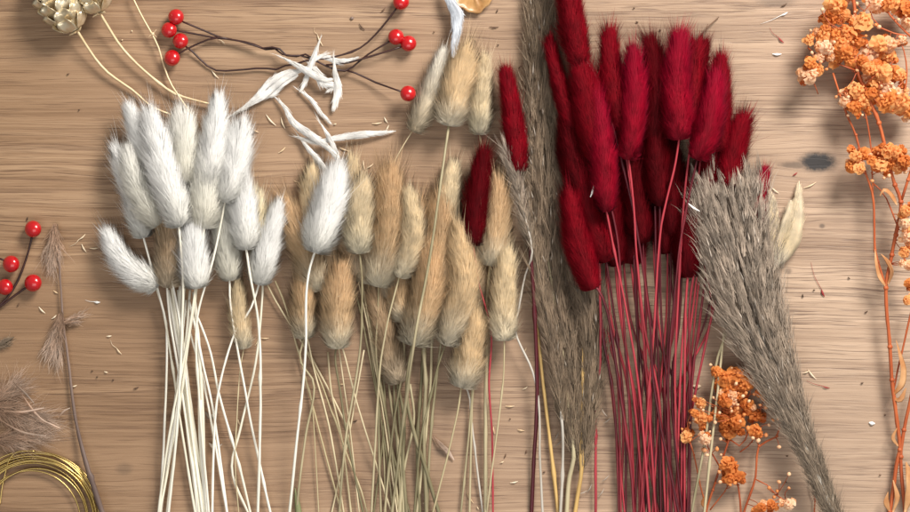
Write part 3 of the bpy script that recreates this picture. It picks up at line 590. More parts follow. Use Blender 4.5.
# cream pair behind the grey plume
# ------------------------------------------------------------------ feathery grass plumes
def plume(label, axis, half, z, n, mat, stem, stem_kind, stem_r, spikes, length=(26, 55), spread=.10, flat=.45, group=None, wid=1.0, open_top=True, spray=0.0):
    """axis from base (bottom) to tip; half = half widths along it"""
    root = thing('grass_plume', label, 'dried grass', (axis[0][0], axis[0][1], 0), group)
    P = catmull([(x, y, z) for x, y in axis], 60); T, A, Bn = frames(P)
    hw = np.interp(np.linspace(0, 1, 60), np.linspace(0, 1, len(half)), half)
    def sample(N, tt_):
        k = tt_ * 59; k0 = np.clip(k.astype(int), 0, 58); f = (k - k0)[:, None]
        lp = lambda X: X[k0] * (1 - f) + X[k0 + 1] * f
        h = hw[k0] * (1 - f[:, 0]) + hw[k0 + 1] * f[:, 0]
        rr = np.sqrt(RNG.random(N)) * .95; ph = RNG.random(N) * 2 * np.pi
        off = (np.cos(ph) * rr * h)[:, None] * lp(A) + (np.sin(ph) * rr * h * flat)[:, None] * lp(Bn)
        return lp(P) + off, lp(T), lp(A), lp(Bn), np.cos(ph) * rr, np.sin(ph) * rr, h
    # short feathery locks overlap like shingles; the hairs of a lock run together at its tip
    per = 13; m = n // per; tl = RNG.random(m) ** .92; r_, t_, a_, b_, ca, sb, h = sample(m, tl)
    push = np.where(tl > .8, RNG.uniform(-.9, 1.0, m) * 22 * (tl - .8) / .2, 0)       # ragged upper end
    r_ = r_ + t_ * push[:, None] + a_ * (np.sign(ca) * h * .05)[:, None]
    dl = t_ + a_ * (ca * spread * 1.3 + RNG.normal(0, .11, m))[:, None] + b_ * (np.abs(sb) * spread + .10 + RNG.normal(0, .08, m))[:, None]
    dl /= np.linalg.norm(dl, axis=1, keepdims=True); ll = RNG.uniform(length[0], length[1], m) * np.interp(tl, [0, .85, 1], [.75, 1, .8])
    hv_l = RNG.random(m); sdl = np.cross(dl, b_); sdl /= np.linalg.norm(sdl, axis=1, keepdims=True)
    k = np.repeat(np.arange(m), per); n = len(k); ox = RNG.normal(0, 1.0, n); oz = RNG.normal(0, .7, n)
    wl = RNG.uniform(1.1, 2.4, m)[k] * wid
    rt = r_[k] + sdl[k] * (ox * wl)[:, None] + b_[k] * (oz * wl)[:, None] - dl[k] * (RNG.random(n) * ll[k] * .25)[:, None]
    L_ = ll[k] * RNG.uniform(.6, 1.12, n)
    d = dl[k] - sdl[k] * (ox * wl / L_ * .2)[:, None] + RNG.normal(0, .05, (n, 3)); d /= np.linalg.norm(d, axis=1, keepdims=True)
    bend = -sdl[k] * (ox * wl / L_ * .7)[:, None] - b_[k] * .06
    rad = b_[k] + sdl[k] * (np.clip(ox, -1.5, 1.5) * .45)[:, None] + a_[k] * (ca[k] * .5)[:, None]; rad /= np.linalg.norm(rad, axis=1, keepdims=True)
    hv = np.clip(.75 * hv_l[k] + .25 * RNG.random(n), 0, 1); rt[:, 2] = np.maximum(rt[:, 2], 1.5)
    acc = Acc(); strands(acc, rt, d, bend, L_, RNG.uniform(.5, 1.0, n) * wid, rad, hv, tl[k], 6, .02)
    if spray:
        m = int(n * spray); t2 = RNG.random(m); r2, tx, ax, bx, ca2, sb2, h2 = sample(m, t2)
        sg = np.sign(ca2); d2 = tx + ax * (sg * RNG.uniform(.15, .7, m))[:, None] + bx * RNG.uniform(-.1, .3, m)[:, None]; d2 /= np.linalg.norm(d2, axis=1, keepdims=True)
        r2 = r2 + ax * (sg * h2 * .3)[:, None]; r2[:, 2] = np.maximum(r2[:, 2], 1.5)
        strands(acc, r2, d2, RNG.normal(0, .15, (m, 3)), RNG.uniform(8, 24, m), np.full(m, .5), np.tile([0, 0, 1.0], (m, 1)), RNG.random(m), t2, 4)
    pl = obj('plume', acc.mesh('plume'), mat, root)
    # spikelets: slim folded husks
    if spikes:
        tt2 = RNG.random(spikes) ** .8; r_, t_, a_, b_, ca, sb, h = sample(spikes, tt2)
        r_ = r_ + b_ * (h * flat * .25)[:, None]
        d = t_ + a_ * (ca * spread + RNG.normal(0, .16, spikes))[:, None] + b_ * RNG.normal(.05, .12, spikes)[:, None]; d /= np.linalg.norm(d, axis=1, keepdims=True)
        ln = RNG.uniform(8, 17, spikes); wd = RNG.uniform(.6, 1.1, spikes) * min(1.2, wid)
        sv = np.cross(d, [0, 0, 1.0]); sv /= np.linalg.norm(sv, axis=1, keepdims=True); up = np.cross(sv, d)
        K = []
        for f, o, u in [(0, 0, 0), (.35, 1, 0), (.35, 0, .8), (.35, -1, 0), (.35, 0, -.6), (1, 0, 0)]:
            K.append(r_ + d * (ln * f)[:, None] + sv * (wd * o)[:, None] + up * (wd * u)[:, None])
        V = np.stack(K, 1).reshape(-1, 3); b0 = np.arange(spikes)[:, None] * 6
        t = np.concatenate([b0 + np.array(c) for c in [(0,1,2),(0,2,3),(0,3,4),(0,4,1),(5,2,1),(5,3,2),(5,4,3),(5,1,4)]])
        a = np.zeros((len(V), 3)); a[:, 0] = RNG.random(spikes).repeat(6); a[:, 1] = tt2.repeat(6)
        V[:, 2] = np.maximum(V[:, 2], 1.0)
        sa = Acc(); sa.add(W(V), None, t, a)
        so = obj('spikelet', sa.mesh('spikelet'), m_spikelet, pl); so['kind'] = 'stuff'
    a = Acc(); tube(a, [(axis[len(axis)//2][0], axis[len(axis)//2][1], z)] + [(axis[0][0], axis[0][1], z)] + [(x, y, max(4, z * .5)) for x, y in stem], stem_r * .7, stem_r, 7, wob=.1)
    obj('stem', a.mesh('stem'), STEM[stem_kind], root)
    return root

GP = 'long brown plumes beside the crimson bunch'
plume('long brown plume at the left of the tall pair, running up to the top edge', [(574,452),(571,400),(560,330),(546,240),(541,130),(542,40),(543,-40)], [4,12,15,18,18,14,13], 13, 13000, m_plume_dark,
      [(569,480),(566,524)], 'olive', 2.4, 160, (22, 42), .08, .5, GP, .95, spray=.10)
plume('long brown plume at the right of the tall pair, partly under the crimson heads', [(581,470),(588,420),(594,350),(584,260),(566,150),(557,60),(554,-40)], [3,10,15,20,17,13,10], 12, 13000, m_plume_dark,
      [(577,495),(573,524)], 'amber', 2.2, 120, (22, 42), .08, .5, GP, .95, spray=.08)
plume('slender pale brown plume arching left of the tall brown pair', [(532,250),(524,215),(515,180),(506,150)], [1.5,3.2,3.6,2], 30, 800, m_plume,
      [(525,277),(518,312),(515,331),(533,373),(539,406),(540,459),(543,520)], 'grey', 1.3, 50, (14, 30), .3, .5, None, .8, spray=.3)
plume('brushy dark plume strand hugging the left plume down to its own stem', [(562,420),(557,370),(548,320),(538,275),(534,245)], [3,5,7,6,3], 18, 2400, m_plume_dark,
      [(563,460),(560,524)], 'grey', 1.6, 30, (24, 45), .12, .5, None, .9, spray=.12)
plume('big grey plume fanned out like a broom right of the crimson bunch', [(846,545),(829,505),(812,462),(783,392),(757,325),(740,262),(731,215),(727,186)], [4,6,9,17,26,33,36,38], 30, 26000, m_plume,
      [(852,560),(858,580)], 'grey', 2.5, 300, (16, 34), .12, .42, None, .9, spray=.16)

GPR = bpy.data.objects['grass_plume.004']
def _sheath(pts, wd):
    a = Acc(); blade(a, pts, wd, .6); obj('sheath', a.mesh('sheath'), m_spikelet, GPR)
SHEATH = [([(718,306,20),(733,334,24),(750,362,27),(768,392,26),(784,418,22)], [.5,2.2,2.6,1.8,.4]), ([(724,322,18),(742,352,22),(758,384,24),(770,410,22)], [.4,1.4,1.6,.4])]

# ------------------------------------------------------------------ berries on wire
def uv_ball(acc, c, r, seg=24, rings=14, squash=1.0, dimple=0):
    th = np.linspace(0, np.pi, rings + 1)[1:-1]; ph = np.linspace(0, 2 * np.pi, seg, endpoint=False)
    rr = r * np.ones_like(th)
    V = [(c[0] + rr[i]*math.sin(t)*math.cos(p), c[1] + rr[i]*math.sin(t)*math.sin(p), c[2] + rr[i]*math.cos(t)*squash) for i, t in enumerate(th) for p in ph]
    V += [(c[0], c[1], c[2] + r * squash), (c[0], c[1], c[2] - r * squash)]
    q = [(i*seg + j, i*seg + (j+1) % seg, (i+1)*seg + (j+1) % seg, (i+1)*seg + j) for i in range(len(th)-1) for j in range(seg)]
    q = [(a, d, c_, b) for a, b, c_, d in q]
    T_, B_ = len(V)-2, len(V)-1; n0 = (len(th)-1)*seg
    t = [(T_, j, (j+1) % seg) for j in range(seg)] + [(B_, n0 + (j+1) % seg, n0 + j) for j in range(seg)]
    acc.add(W(np.array(V)), q, t)

def berry_pick(label, wires, berries, r=1.0):
    root = thing('berry_pick', label, 'berry branch', (wires[0][0][0], wires[0][0][1], 0))
    for wpts in wires:
        a = Acc(); tube(a, [(x, y, z) for x, y, z in wpts], r, r, 6, wob=.18); obj('wire', a.mesh('wire'), m_brown_wire, root)
    for x, y, rr, z in berries:
        a = Acc(); uv_ball(a, (x, y, z), rr * RNG.uniform(.96, 1.04), squash=RNG.uniform(.92, 1.0)); obj('berry', a.mesh('berry'), m_berry, root)
z = 8
berry_pick('twisted brown wire branch with glossy red berries at both ends, across the top left', [
    [(181,21,9),(205,31,7),(222,38,6),(240,41,6),(253,44,7),(262,48,8),(268,49,9),(277,46,11),(283,54,10),(294,57,9),(304,54,11),(314,59,12),(334,57,12),(360,48,10),(378,32,9),(399,5,9)],
    [(173,30,9),(190,33,7),(216,38,7),(235,40,8),(253,45,9),(268,50,7),(276,49,9),(285,56,12),(296,55,11),(306,57,9),(316,61,10),(329,67,9),(347,70,7),(367,55,7),(393,39,9)],
    [(175,56,9),(185,50,7),(200,43,6),(216,37.5,8),(232,39.5,7)],
    [(185,46,7),(192,51,5),(202,61,3),(214,70,3),(240,70,4),(262,68,4),(276,69.5,5),(287,65,7),(297,64,9),(305,61,11),(314,59,12)],
    [(326,65,11),(347,63,10),(372,56,9),(404,46,9)],
    [(345,70,7),(358,74,6),(372,81,6),(388,87,10),(405,93,16)]],
    [(176,17,8.2,9),(169,30,8.2,8.5),(180.5,41,8.2,9),(172,58,8.2,8.5),(401,2,8,9),(396,37,8,9),(408.5,43.5,8,9),(408,93.5,7.8,20)], .95)
berry_pick('short wire branch with four red berries at the left edge', [
    [(33,230,9),(30,245,7),(24,265,6),(17,282,6),(8,297,5),(-8,312,4)],
    [(32,284,9),(24,289,7),(14,296,6),(4,304,5),(-8,311,5)],
    [(8,262,9),(-2,258,7),(-14,256,5)],
    [(6,288,8),(-4,296,6),(-12,306,5)]],
    [(33,229,8.8,9),(11,264,8.8,9),(5,287,8.3,8.5),(33,283,8.6,9)], 1.15)

# ------------------------------------------------------------------ golden seed heads
def blade(acc, pts, widths, thick=.5, z_cup=0.0, hv=None, seg=None, twist=None):
    """leaf blade: lens-shaped cross-section swept along pts (x,y,z)"""
    n = seg or max(8, int(np.linalg.norm(np.diff(np.asarray(pts, float), axis=0), axis=1).sum() / 3))
    P = catmull(pts, n); T, A, Bn = frames(P)
    w_ = np.interp(np.linspace(0, 1, n), np.linspace(0, 1, len(widths)), widths)
    tw = np.zeros(n) if twist is None else np.interp(np.linspace(0, 1, n), np.linspace(0, 1, len(twist)), twist)
    cs, sn = np.cos(tw)[:, None], np.sin(tw)[:, None]; A2 = A * cs + Bn * sn; B2 = -A * sn + Bn * cs
    prof = [(-1, 0), (-.5, .7), (0, 1), (.5, .7), (1, 0), (.5, -.7), (0, -1), (-.5, -.7)]
    V = []
    for a_, b_ in prof:
        V.append(P + A2 * (w_ * a_)[:, None] + B2 * (thick * b_ * np.minimum(1, w_) + z_cup * w_ * (a_ * a_))[:, None])
    V = np.stack(V, 1).reshape(-1, 3); V[:, 2] = np.maximum(V[:, 2], .3)
    k = len(prof); i = np.arange(n-1)[:, None]*k; j = np.arange(k)[None]; j2 = (j+1) % k
    q = np.stack([i+j, i+k+j, i+k+j2, i+j2], -1).reshape(-1, 4)
    a = np.zeros((len(V), 3)); a[:, 0] = RNG.random() if hv is None else hv; a[:, 1] = np.linspace(0, 1, n).repeat(k)
    acc.add(W(V), q, [[0, 2, 1], [0, 3, 2], [0, 4, 3]] + [[0, 5, 4], [0, 6, 5], [0, 7, 6]], a)

for _p, _w in SHEATH: _sheath(_p, _w)
def gold_head(label, base, top, R, zc, stem, rows=6):
    root = thing('golden_seed_head', label, 'seed head', (base[0], base[1], 0), 'golden seed heads at the top left')
    b = np.array([*base, zc], float); t = np.array([*top, zc + 2], float)
    ax = t - b; L = np.linalg.norm(ax); ax /= L; sd = np.cross(ax, [0, 0, 1.0]); sd /= np.linalg.norm(sd); up = np.cross(sd, ax)
    acc = Acc()
    # inner body
    n, k = 14, 16; V = []
    for i in range(n):
        u = i/(n-1); r = R*.72*math.sin(math.pi*min(.98, max(.04, u*.9+.06)))**.6
        for j in range(k):
            a = 2*math.pi*j/k; V.append(b + ax*L*u + (sd*math.cos(a) + up*math.sin(a))*r)
    q = [(i*k+j, i*k+(j+1) % k, (i+1)*k+(j+1) % k, (i+1)*k+j) for i in range(n-1) for j in range(k)]
    acc.add(W(np.array(V)), q)
    # overlapping cupped scales, each a thick spoon with a curled rim
    for row in range(rows):
        u = .02 + .84*row/(rows-1); cnt = [5, 7, 8, 8, 7, 6][row % 6]
        r0 = R*.66*math.sin(math.pi*min(.97, u*.85+.10))**.6
        for c_ in range(cnt):
            a = 2*math.pi*(c_ + .5*(row % 2))/cnt + random.uniform(-.12, .12)
            rd = sd*math.cos(a) + up*math.sin(a); tg = np.cross(rd, ax)
            o = b + ax*L*u + rd*r0; ln = R*random.uniform(.78, .95); wd = R*random.uniform(.40, .5)
            nu, nv = 7, 7; grid = []
            for side in (1, 0):
                for p in range(nu):
                    s = p/(nu-1)
                    for q_ in range(nv):
                        v = q_/(nv-1)*2-1
                        w_ = wd*math.sin(math.pi*min(1, s*.80+.14))**.55
                        bul = R*.26*math.sin(math.pi*(s*.8+.05)) + R*.16*v*v*(.2+s) + R*.34*s*s - R*.16*max(0, s-.86)*7
                        grid.append(o + ax*ln*(s*.92 - .16*s*max(0, 1-abs(v)*2.2)) + tg*v*w_ + rd*(bul + side*.9))
            m = nu*nv; Q = []
            for p in range(nu-1):
                for q_ in range(nv-1):
                    i0 = p*nv+q_; Q.append((i0, i0+1, i0+nv+1, i0+nv)); Q.append((m+i0, m+i0+nv, m+i0+nv+1, m+i0+1))
            for p in range(nu-1):
                i0 = p*nv; Q.append((i0, i0+nv, m+i0+nv, m+i0)); i1 = i0+nv-1; Q.append((i1, m+i1, m+i1+nv, i1+nv))
            for q_ in range(nv-1):
                i0 = (nu-1)*nv+q_; Q.append((i0, i0+1, m+i0+1, m+i0))
            acc.add(W(np.array(grid)), Q)
    obj('pod', acc.mesh('pod'), m_gold_leaf, root)
    a = Acc(); tube(a, stem, 1.5, 1.1, 8, wob=.15); obj('stem', a.mesh('stem'), m_gold_stem, root)
    # ragged collar where the stem enters
    a = Acc()
    for k_ in range(5):
        an = k_*1.26; dd = sd*math.cos(an) + up*math.sin(an)
        p0 = b - ax*1; p1 = b + dd*R*.22 - ax*1.5; p2 = b + dd*R*.42 - ax*RNG.uniform(-1, 3)
        blade(a, [p0, p1, p2], [1.0, 1.5, .3], .5)
    obj('collar', a.mesh('collar'), m_gold_stem, root)
gold_head('golden scaly seed head at the top left, leaning lower left of its twin', (75.5,30), (46,-22), 19.5, 19, [(74,26,17),(88,48,12),(97,61,9),(108,73,7),(122,83,6),(135,92,5),(152,107,5),(172,115,5)])
gold_head('golden scaly seed head cut by the top edge, right of its twin', (99,12), (82,-34), 18.5, 20, [(98,10,18),(108,27,14),(122,48,10),(140,67,8),(158,82,7),(174,93,7),(192,99,6),(212,104,6)])
a = Acc(); tube(a, [(131,-6,8),(141,15,9),(152,34,9),(158,46,8),(162,60,7),(168,78,6),(172,86,7),(182,101,9),(200,128,12)], .95, .95, 6, wob=.12); uv_ball(a, (152.5,34,9), 2.0, 10, 8)
for dx, dy in ((3, -3), (-3, 2), (3.4, 2.2)): tube(a, [(152.5,34,9),(152.5+dx*.8,34+dy*.8,10),(152.5+dx*1.3,34+dy*1.5,10.5)], .5, .2, 5, n=4)
tag(obj('dry_straw', a.mesh('dry_straw'), m_gold_stem), 'thin golden stem with a small node passing left of the red berries', 'straw')

# ------------------------------------------------------------------ white strips and ribbon
def strips(label, name, cat, blades, mat, frays=0):
    root = thing(name, label, cat, (blades[0][0][0][0], blades[0][0][0][1], 0))
    for pts, wd, tw in blades:
        a = Acc(); zc = pts[0][2]
        P0 = np.array(pts, float)
        blade(a, P0, wd, .8, .10, twist=tw)
        # each strip is a bundle of fine fibres lying along it, some standing off
        Q = catmull(P0, 40); Tq, Aq, Bq = frames(Q); wv = np.interp(np.linspace(0, 1, 40), np.linspace(0, 1, len(wd)), wd)
        n = int(60 + 14 * np.linalg.norm(np.diff(Q, axis=0), axis=1).sum() * max(wd) / 12)
        k = RNG.integers(0, 37, n); of = RNG.uniform(-1, 1, n)
        rt = Q[k] + Aq[k] * (wv[k] * of * .92)[:, None] + Bq[k] * (RNG.uniform(.2, 1.2, n))[:, None]
        sg = np.where(RNG.random(n) < .8, 1, -1)[:, None]
        dd = Tq[k] * sg + Aq[k] * (of * .10 * sg[:, 0] + RNG.normal(0, .035, n))[:, None] + Bq[k] * RNG.normal(0, .03, n)[:, None]
        strands(a, rt, dd, RNG.normal(0, .08, (n, 3)), RNG.uniform(7, 16, n) * (1 - .65 * k / 40), RNG.uniform(.5, .9, n), np.tile([0, 0, 1.0], (n, 1)) + Aq[k] * (of * .8)[:, None], RNG.random(n), k / 40, 4)
        obj('strip', a.mesh('strip'), mat, root)
    return root
strips('loose tuft of white papery strips tangled in the berry wire', 'paper_tuft', 'dried leaf', [
    ([(232,115,3),(247,106,4),(262,97,6),(276,85,8),(292,74,9),(312,66,9)], [.6,2.0,3.2,3.2,2.6,1.2], [0,.1,0]),
    ([(240,110,3),(256,97,5),(268,84,8),(283,74,9),(304,70,8)], [.4,2,3.5,2.6,1], [0,-.3,.2]),
    ([(262,98,3),(272,95,4),(283,84,7),(298,75,8)], [.3,2.2,2.6,1], None),
    ([(283,58,12),(298,66,13),(314,75,12),(326,80,10),(333,79,9)], [.5,2.4,3.4,3.2,1], [0,.2,0]),
    ([(319,42,15),(315,54,13),(310,68,11),(305,82,7),(300,92,4)], [.6,2.6,2.2,2.4,.4], [.4,0,.3]),
    ([(334,60,12),(335,72,11),(338,86,8),(336,100,6),(333,111,4)], [.3,2.4,4.0,3.4,.8], [0,.3,.1]),
    ([(312,62,12),(322,57,12),(337,61,11),(350,60,9),(359,57,8)], [.6,2.4,2.8,1.8,.3], None),
    ([(311,66,10),(318,74,10),(322,82,9),(334,86,7),(327,92,6)], [1,3.8,4.4,2.8,.3], None),
    ([(300,91,3),(308,97,4),(315,105,4),(321,113,3),(331,124,3)], [.5,1.6,2.1,1.4,.3], [0,.3,0]),
    ], m_raffia)
strips('white papery strips splayed above the lone big white bunny tail', 'paper_tuft', 'dried leaf', [
    ([(275,97,3),(284,107,5),(292,121,8),(309,134,10),(322,143,12),(333,153,15),(341,167,20)], [.4,1.6,3.4,4.0,3.0,2.2,1], [0,.15,0]),
    ([(300,138,6),(316,142,8),(333,139,9),(352,136,8),(368,134,7),(382,133,5),(396,131,3)], [1.2,2.0,2.6,3.4,3.8,2.0,.4], [0,.1,-.1]),
    ([(321,124,8),(327,134,10),(333,146,13),(338,158,16),(341,168,20)], [.4,1.8,2.3,1.8,.8], None),
    ([(300,138,5),(307,147,7),(316,157,10),(327,170,15)], [.6,2.3,2.3,1], [0,.3,0]),
    ([(311,153,4),(317,163,7),(326,172,12)], [.5,1.8,.8], None)], m_raffia)
strips('pale blue grey papery ribbon hanging from the top edge onto three bunny tails', 'paper_ribbon', 'ribbon', [
    ([(445,-14,14),(449,0,14),(456,13,15),(457,28,18),(455,42,22),(453,58,30)], [2.4,4.0,6.5,4.2,3.8,1.2], [0,.5,-.2,0]),
    ([(448,-14,12),(453,2,12),(460,16,12),(455,30,15),(457,44,20)], [1.6,3.0,3.6,3.0,1.0], [0,-.5,.4])], m_ribbon)

m_husk = hair_mat('papery_husk', (.84,.80,.70), (.74,.62,.42), (.84,.74,.58), .2, .42, .1, lie=.6, patch=.25)
strips('broad papery cream husk opened beside the knot, half under the grey plume', 'papery_husk', 'husk', [
    ([(764,268,6),(768,248,9),(771,222,11),(771,203,11),(768,188,9)], [2.5,8,9.5,6,.6], [0,.25,.1]),
    ([(766,270,5),(777,258,7),(788,240,8),(795,218,8),(798,200,7),(799,181,4)], [3,10.5,13,9.5,4.5,.5], [0,-.25,-.35]),
    ([(768,262,5),(780,242,10),(787,222,10),(791,200,8)], [2,6,6,1], [0,.3,.2])], m_husk)

# ------------------------------------------------------------------ dried slice at the top edge
def dried_slice():
    acc = Acc(); cx, cy, R, n, m = 473, -8, 21, 64, 9; V = []
    for side in (1, 0):
        for i in range(m):
            u = i/(m-1)
            for j in range(n):
                a = 2*math.pi*j/n; r = R*u*(1 + .05*math.sin(5*a+1) + .03*math.sin(11*a)) * (.96 if side == 0 and i == m-1 else 1)
                zz = 3.2 + 1.6*u*u*math.sin(3*a+.4) + (1.1*abs(math.sin(5*a))*(1 if .15 < u < .86 else 0)*-1 + (1.4 if u > .88 else 0) if side else 0) + (side*2.0)
                V.append((cx + r*math.cos(a), cy + r*math.sin(a), zz))
    q = []
    for i in range(m-1):
        for j in range(n):
            a, b = i*n+j, i*n+(j+1) % n; q.append((a, a+n, b+n, b)); k = m*n; q.append((k+a, k+b, k+b+n, k+a+n))
    for j in range(n):
        a, b = (m-1)*n+j, (m-1)*n+(j+1) % n; q.append((a, m*n+a, m*n+b, b))
    acc.add(W(np.array(V)), q); return acc.mesh('dried_slice')
tag(obj('dried_fruit_slice', dried_slice(), m_slice), 'brown curled edge of a dried fruit slice at the top edge beside the ribbon', 'dried fruit')

# ------------------------------------------------------------------ brass wire coil
root = thing('wire_coil', 'coil of thin brass wire at the lower left corner', 'wire', (33,521,0))
for k in range(17):
    cx, cy = 34.5 + RNG.normal(0, 2.2), 521 + RNG.normal(0, 1.4); ra = RNG.uniform(49, 69); rb = ra * RNG.uniform(.98, 1.04); z0 = RNG.uniform(1.2, 7); ph = RNG.uniform(0, 6.28); tl = RNG.uniform(.3, 1.6)
    pts = [(cx + ra*math.cos(t), cy + rb*math.sin(t), z0 + tl*math.sin(t+ph) + .8) for t in np.linspace(0, 2*math.pi, 90)]
    a = Acc(); tube(a, pts, .75, .75, 6, n=90); obj('loop', a.mesh('loop'), m_gold_wire, root)
a = Acc(); tube(a, [(35,451,9),(24,451,9),(15,453,9),(9,460,8),(6,470,6),(2,488,4),(0,505,3)], .8, .8, 6, n=30); obj('wire_end', a.mesh('wire_end'), m_gold_wire, root)

# ------------------------------------------------------------------ feathery twig and fluff, lower left
def fluff(acc, apex, ends, n, spread, z=6, ln=(14, 40), wid=.8):
    apex = np.array([*apex, z], float); E = np.array([[*e, z*.6] for e in ends], float)
    k = RNG.integers(0, len(E), n); d = E[k] - apex; L = np.linalg.norm(d, axis=1)
    u = RNG.random(n)*.7; root = apex + d*u[:, None] + RNG.normal(0, 1, (n, 3))*[1.2, 1.2, .8]; root[:, 2] = np.maximum(root[:, 2], 1)
    dd = d/L[:, None] + RNG.normal(0, spread, (n, 3))*[1, 1, .5]; dd /= np.linalg.norm(dd, axis=1, keepdims=True)
    strands(acc, root, dd, RNG.normal(0, .14, (n, 3)), RNG.uniform(*ln, n)*np.minimum(1, L/40), RNG.uniform(.4, 1, n)*wid, np.tile([0, 0, 1.0], (n, 1)), RNG.random(n), u, 7, .06)
root = thing('feathery_twig', 'thin dark twig with feathery silver seeds, between berries and coil', 'twig', (101,512,0))
a = Acc(); tube(a, [(57,232,5),(58,250,5),(61,290,5),(63,320,5),(68,358,5),(75,416,6),(81,444,8),(90,476,14),(104,520,14)], [.8,1.0,1.2,1.4,1.7,2.6,3.1], None, 8, n=60, wob=.12); obj('stem', a.mesh('stem'), m_twig, root)
for apex, ends, n in [((55,224), [(48,272),(51,283),(60,262),(45,262),(54,278)], 420), ((62,312), [(44,362),(48,352),(58,372),(52,368)], 460), ((64,322), [(76,316),(86,313),(80,322)], 160)]:
    a = Acc(); fluff(a, apex, ends, n, .16, 7, (12, 30), .9)
    blade(a, [(*apex, 7), ((apex[0]+ends[0][0])/2-1, (apex[1]+ends[0][1])/2, 7), (*ends[0], 4)], [.4, 1.3, .4], .6)
    obj('feathery_seed', a.mesh('feathery_seed'), m_fluff, root)
a = Acc(); fluff(a, (-12,405), [(38,412),(30,385),(45,428),(66,420),(20,378),(70,430),(50,440)], 1500, .30, 9, (12, 40), .55)
fluff(a, (-8,440), [(66,436),(50,425),(30,448)], 600, .3, 9, (12, 38), .55)
for p in ([(13,382,12),(24,392,13),(34,403,11)], [(4,411,13),(22,412,14),(44,408,12)], [(20,392,11),(40,418,12),(60,428,9)], [(0,420,10),(22,432,12),(46,436,9)], [(58,418,8),(64,411,9),(70,408,8)]):
    blade(a, p, [.4, 1.3, .4], .7)
o = obj('seed_fluff', a.mesh('seed_fluff'), m_fluff); tag(o, 'soft brownish pink seed fluff at the left edge above the brass coil', 'seed fluff')
a = Acc(); fluff(a, (-6,348), [(12,336),(14,340),(6,345)], 260, .4, 5, (6, 18), .9); blade(a, [(-8,350,4),(4,342,5),(14,337,4)], [1.5, 2.4, .5], 1.2)
o = obj('seed_tuft', a.mesh('seed_tuft'), m_plume_dark); tag(o, 'small dark grey seed tuft at the left edge under the berries', 'seed tuft')

# ------------------------------------------------------------------ orange baby's breath
def flower_mesh(seed):
    """double blossom of unit radius: rings of ruffled petals, centre up"""
    rg = random.Random(seed); acc = Acc(); V = []; Q = []
    for ring, (cnt, r0, r1, lift) in enumerate([(6, .10, 1.0, .02), (6, .08, .78, .34), (4, .03, .48, .62)]):
        for c_ in range(cnt):
            an = 2*math.pi*(c_ + .5*(ring % 2))/cnt + rg.uniform(-.2, .2); ln = r1*rg.uniform(.8, 1.12); hw = .62*ln*rg.uniform(.85, 1.15)*(5.2/cnt); ti = rg.uniform(-.18, .18)
            n0 = len(V); nu, nv = 5, 7
            for p in range(nu):
                s = p/(nu-1)
                for q_ in range(nv):
                    v = q_/(nv-1)*2-1
                    rr = r0 + (ln-r0)*s*(1 - .16*v*v*s); ww = hw*(.25+.75*s)*v
                    zz = lift*.75 + .38*s*(1-s)*2 + (lift*.5-.10)*s + (.11*math.sin(v*5+c_*2.1+ring)*s + .10*v*v*s) + ti*v*s - .25*s*s*(1-lift)
                    V.append((math.cos(an)*rr - math.sin(an)*ww, math.sin(an)*rr + math.cos(an)*ww, zz))
            for p in range(nu-1):
                for q_ in range(nv-1): i0 = n0 + p*nv + q_; Q.append((i0, i0+1, i0+nv+1, i0+nv))
    # calyx
    n0 = len(V)
    for i, (r, z_) in enumerate([(.12, -.45), (.28, -.25), (.34, .1), (.2, .4)]):
        for j in range(8): V.append((r*math.cos(j*math.pi/4), r*math.sin(j*math.pi/4), z_))
    for i in range(3):
        for j in range(8): Q.append((n0+i*8+j, n0+i*8+(j+1) % 8, n0+(i+1)*8+(j+1) % 8, n0+(i+1)*8+j))
    return mesh_from('flower', np.array(V), Q)
def bud_mesh():
    V = []; n = 8
    for i, (r, z_) in enumerate([(.15, -1.1), (.55, -.7), (.85, -.1), (.8, .4), (.45, .85), (.1, 1.05)]):
        for j in range(n): V.append((r*math.cos(j*2*math.pi/n)*(1+.08*(j % 2)), r*math.sin(j*2*math.pi/n)*(1+.08*(j % 2)), z_))
    Q = [(i*n+j, i*n+(j+1) % n, (i+1)*n+(j+1) % n, (i+1)*n+j) for i in range(5) for j in range(n)]
    return mesh_from('bud', np.array(V), Q, [(40, 41+k, 42+k) for k in range(6)])
FM = []
for mi in range(3):
    row = []
    for sd in range(5):
        me = flower_mesh(sd + mi*10); me.materials.append(m_flower[mi]); row.append(me)
    FM.append(row)
BM = bud_mesh(); BM.materials.append(m_bud)
def place(root, name, me, x, y, z_, r, tilt=.7, label=None):
    o = bpy.data.objects.new(name, me); C.objects.link(o); o.parent = root
    o.location = Vector(W((x, y, z_))) - root.location
    o.scale = (r*S, r*S, r*S); o.rotation_euler = (random.uniform(-tilt, tilt), random.uniform(-tilt, tilt), random.uniform(0, 6.28))
    return o
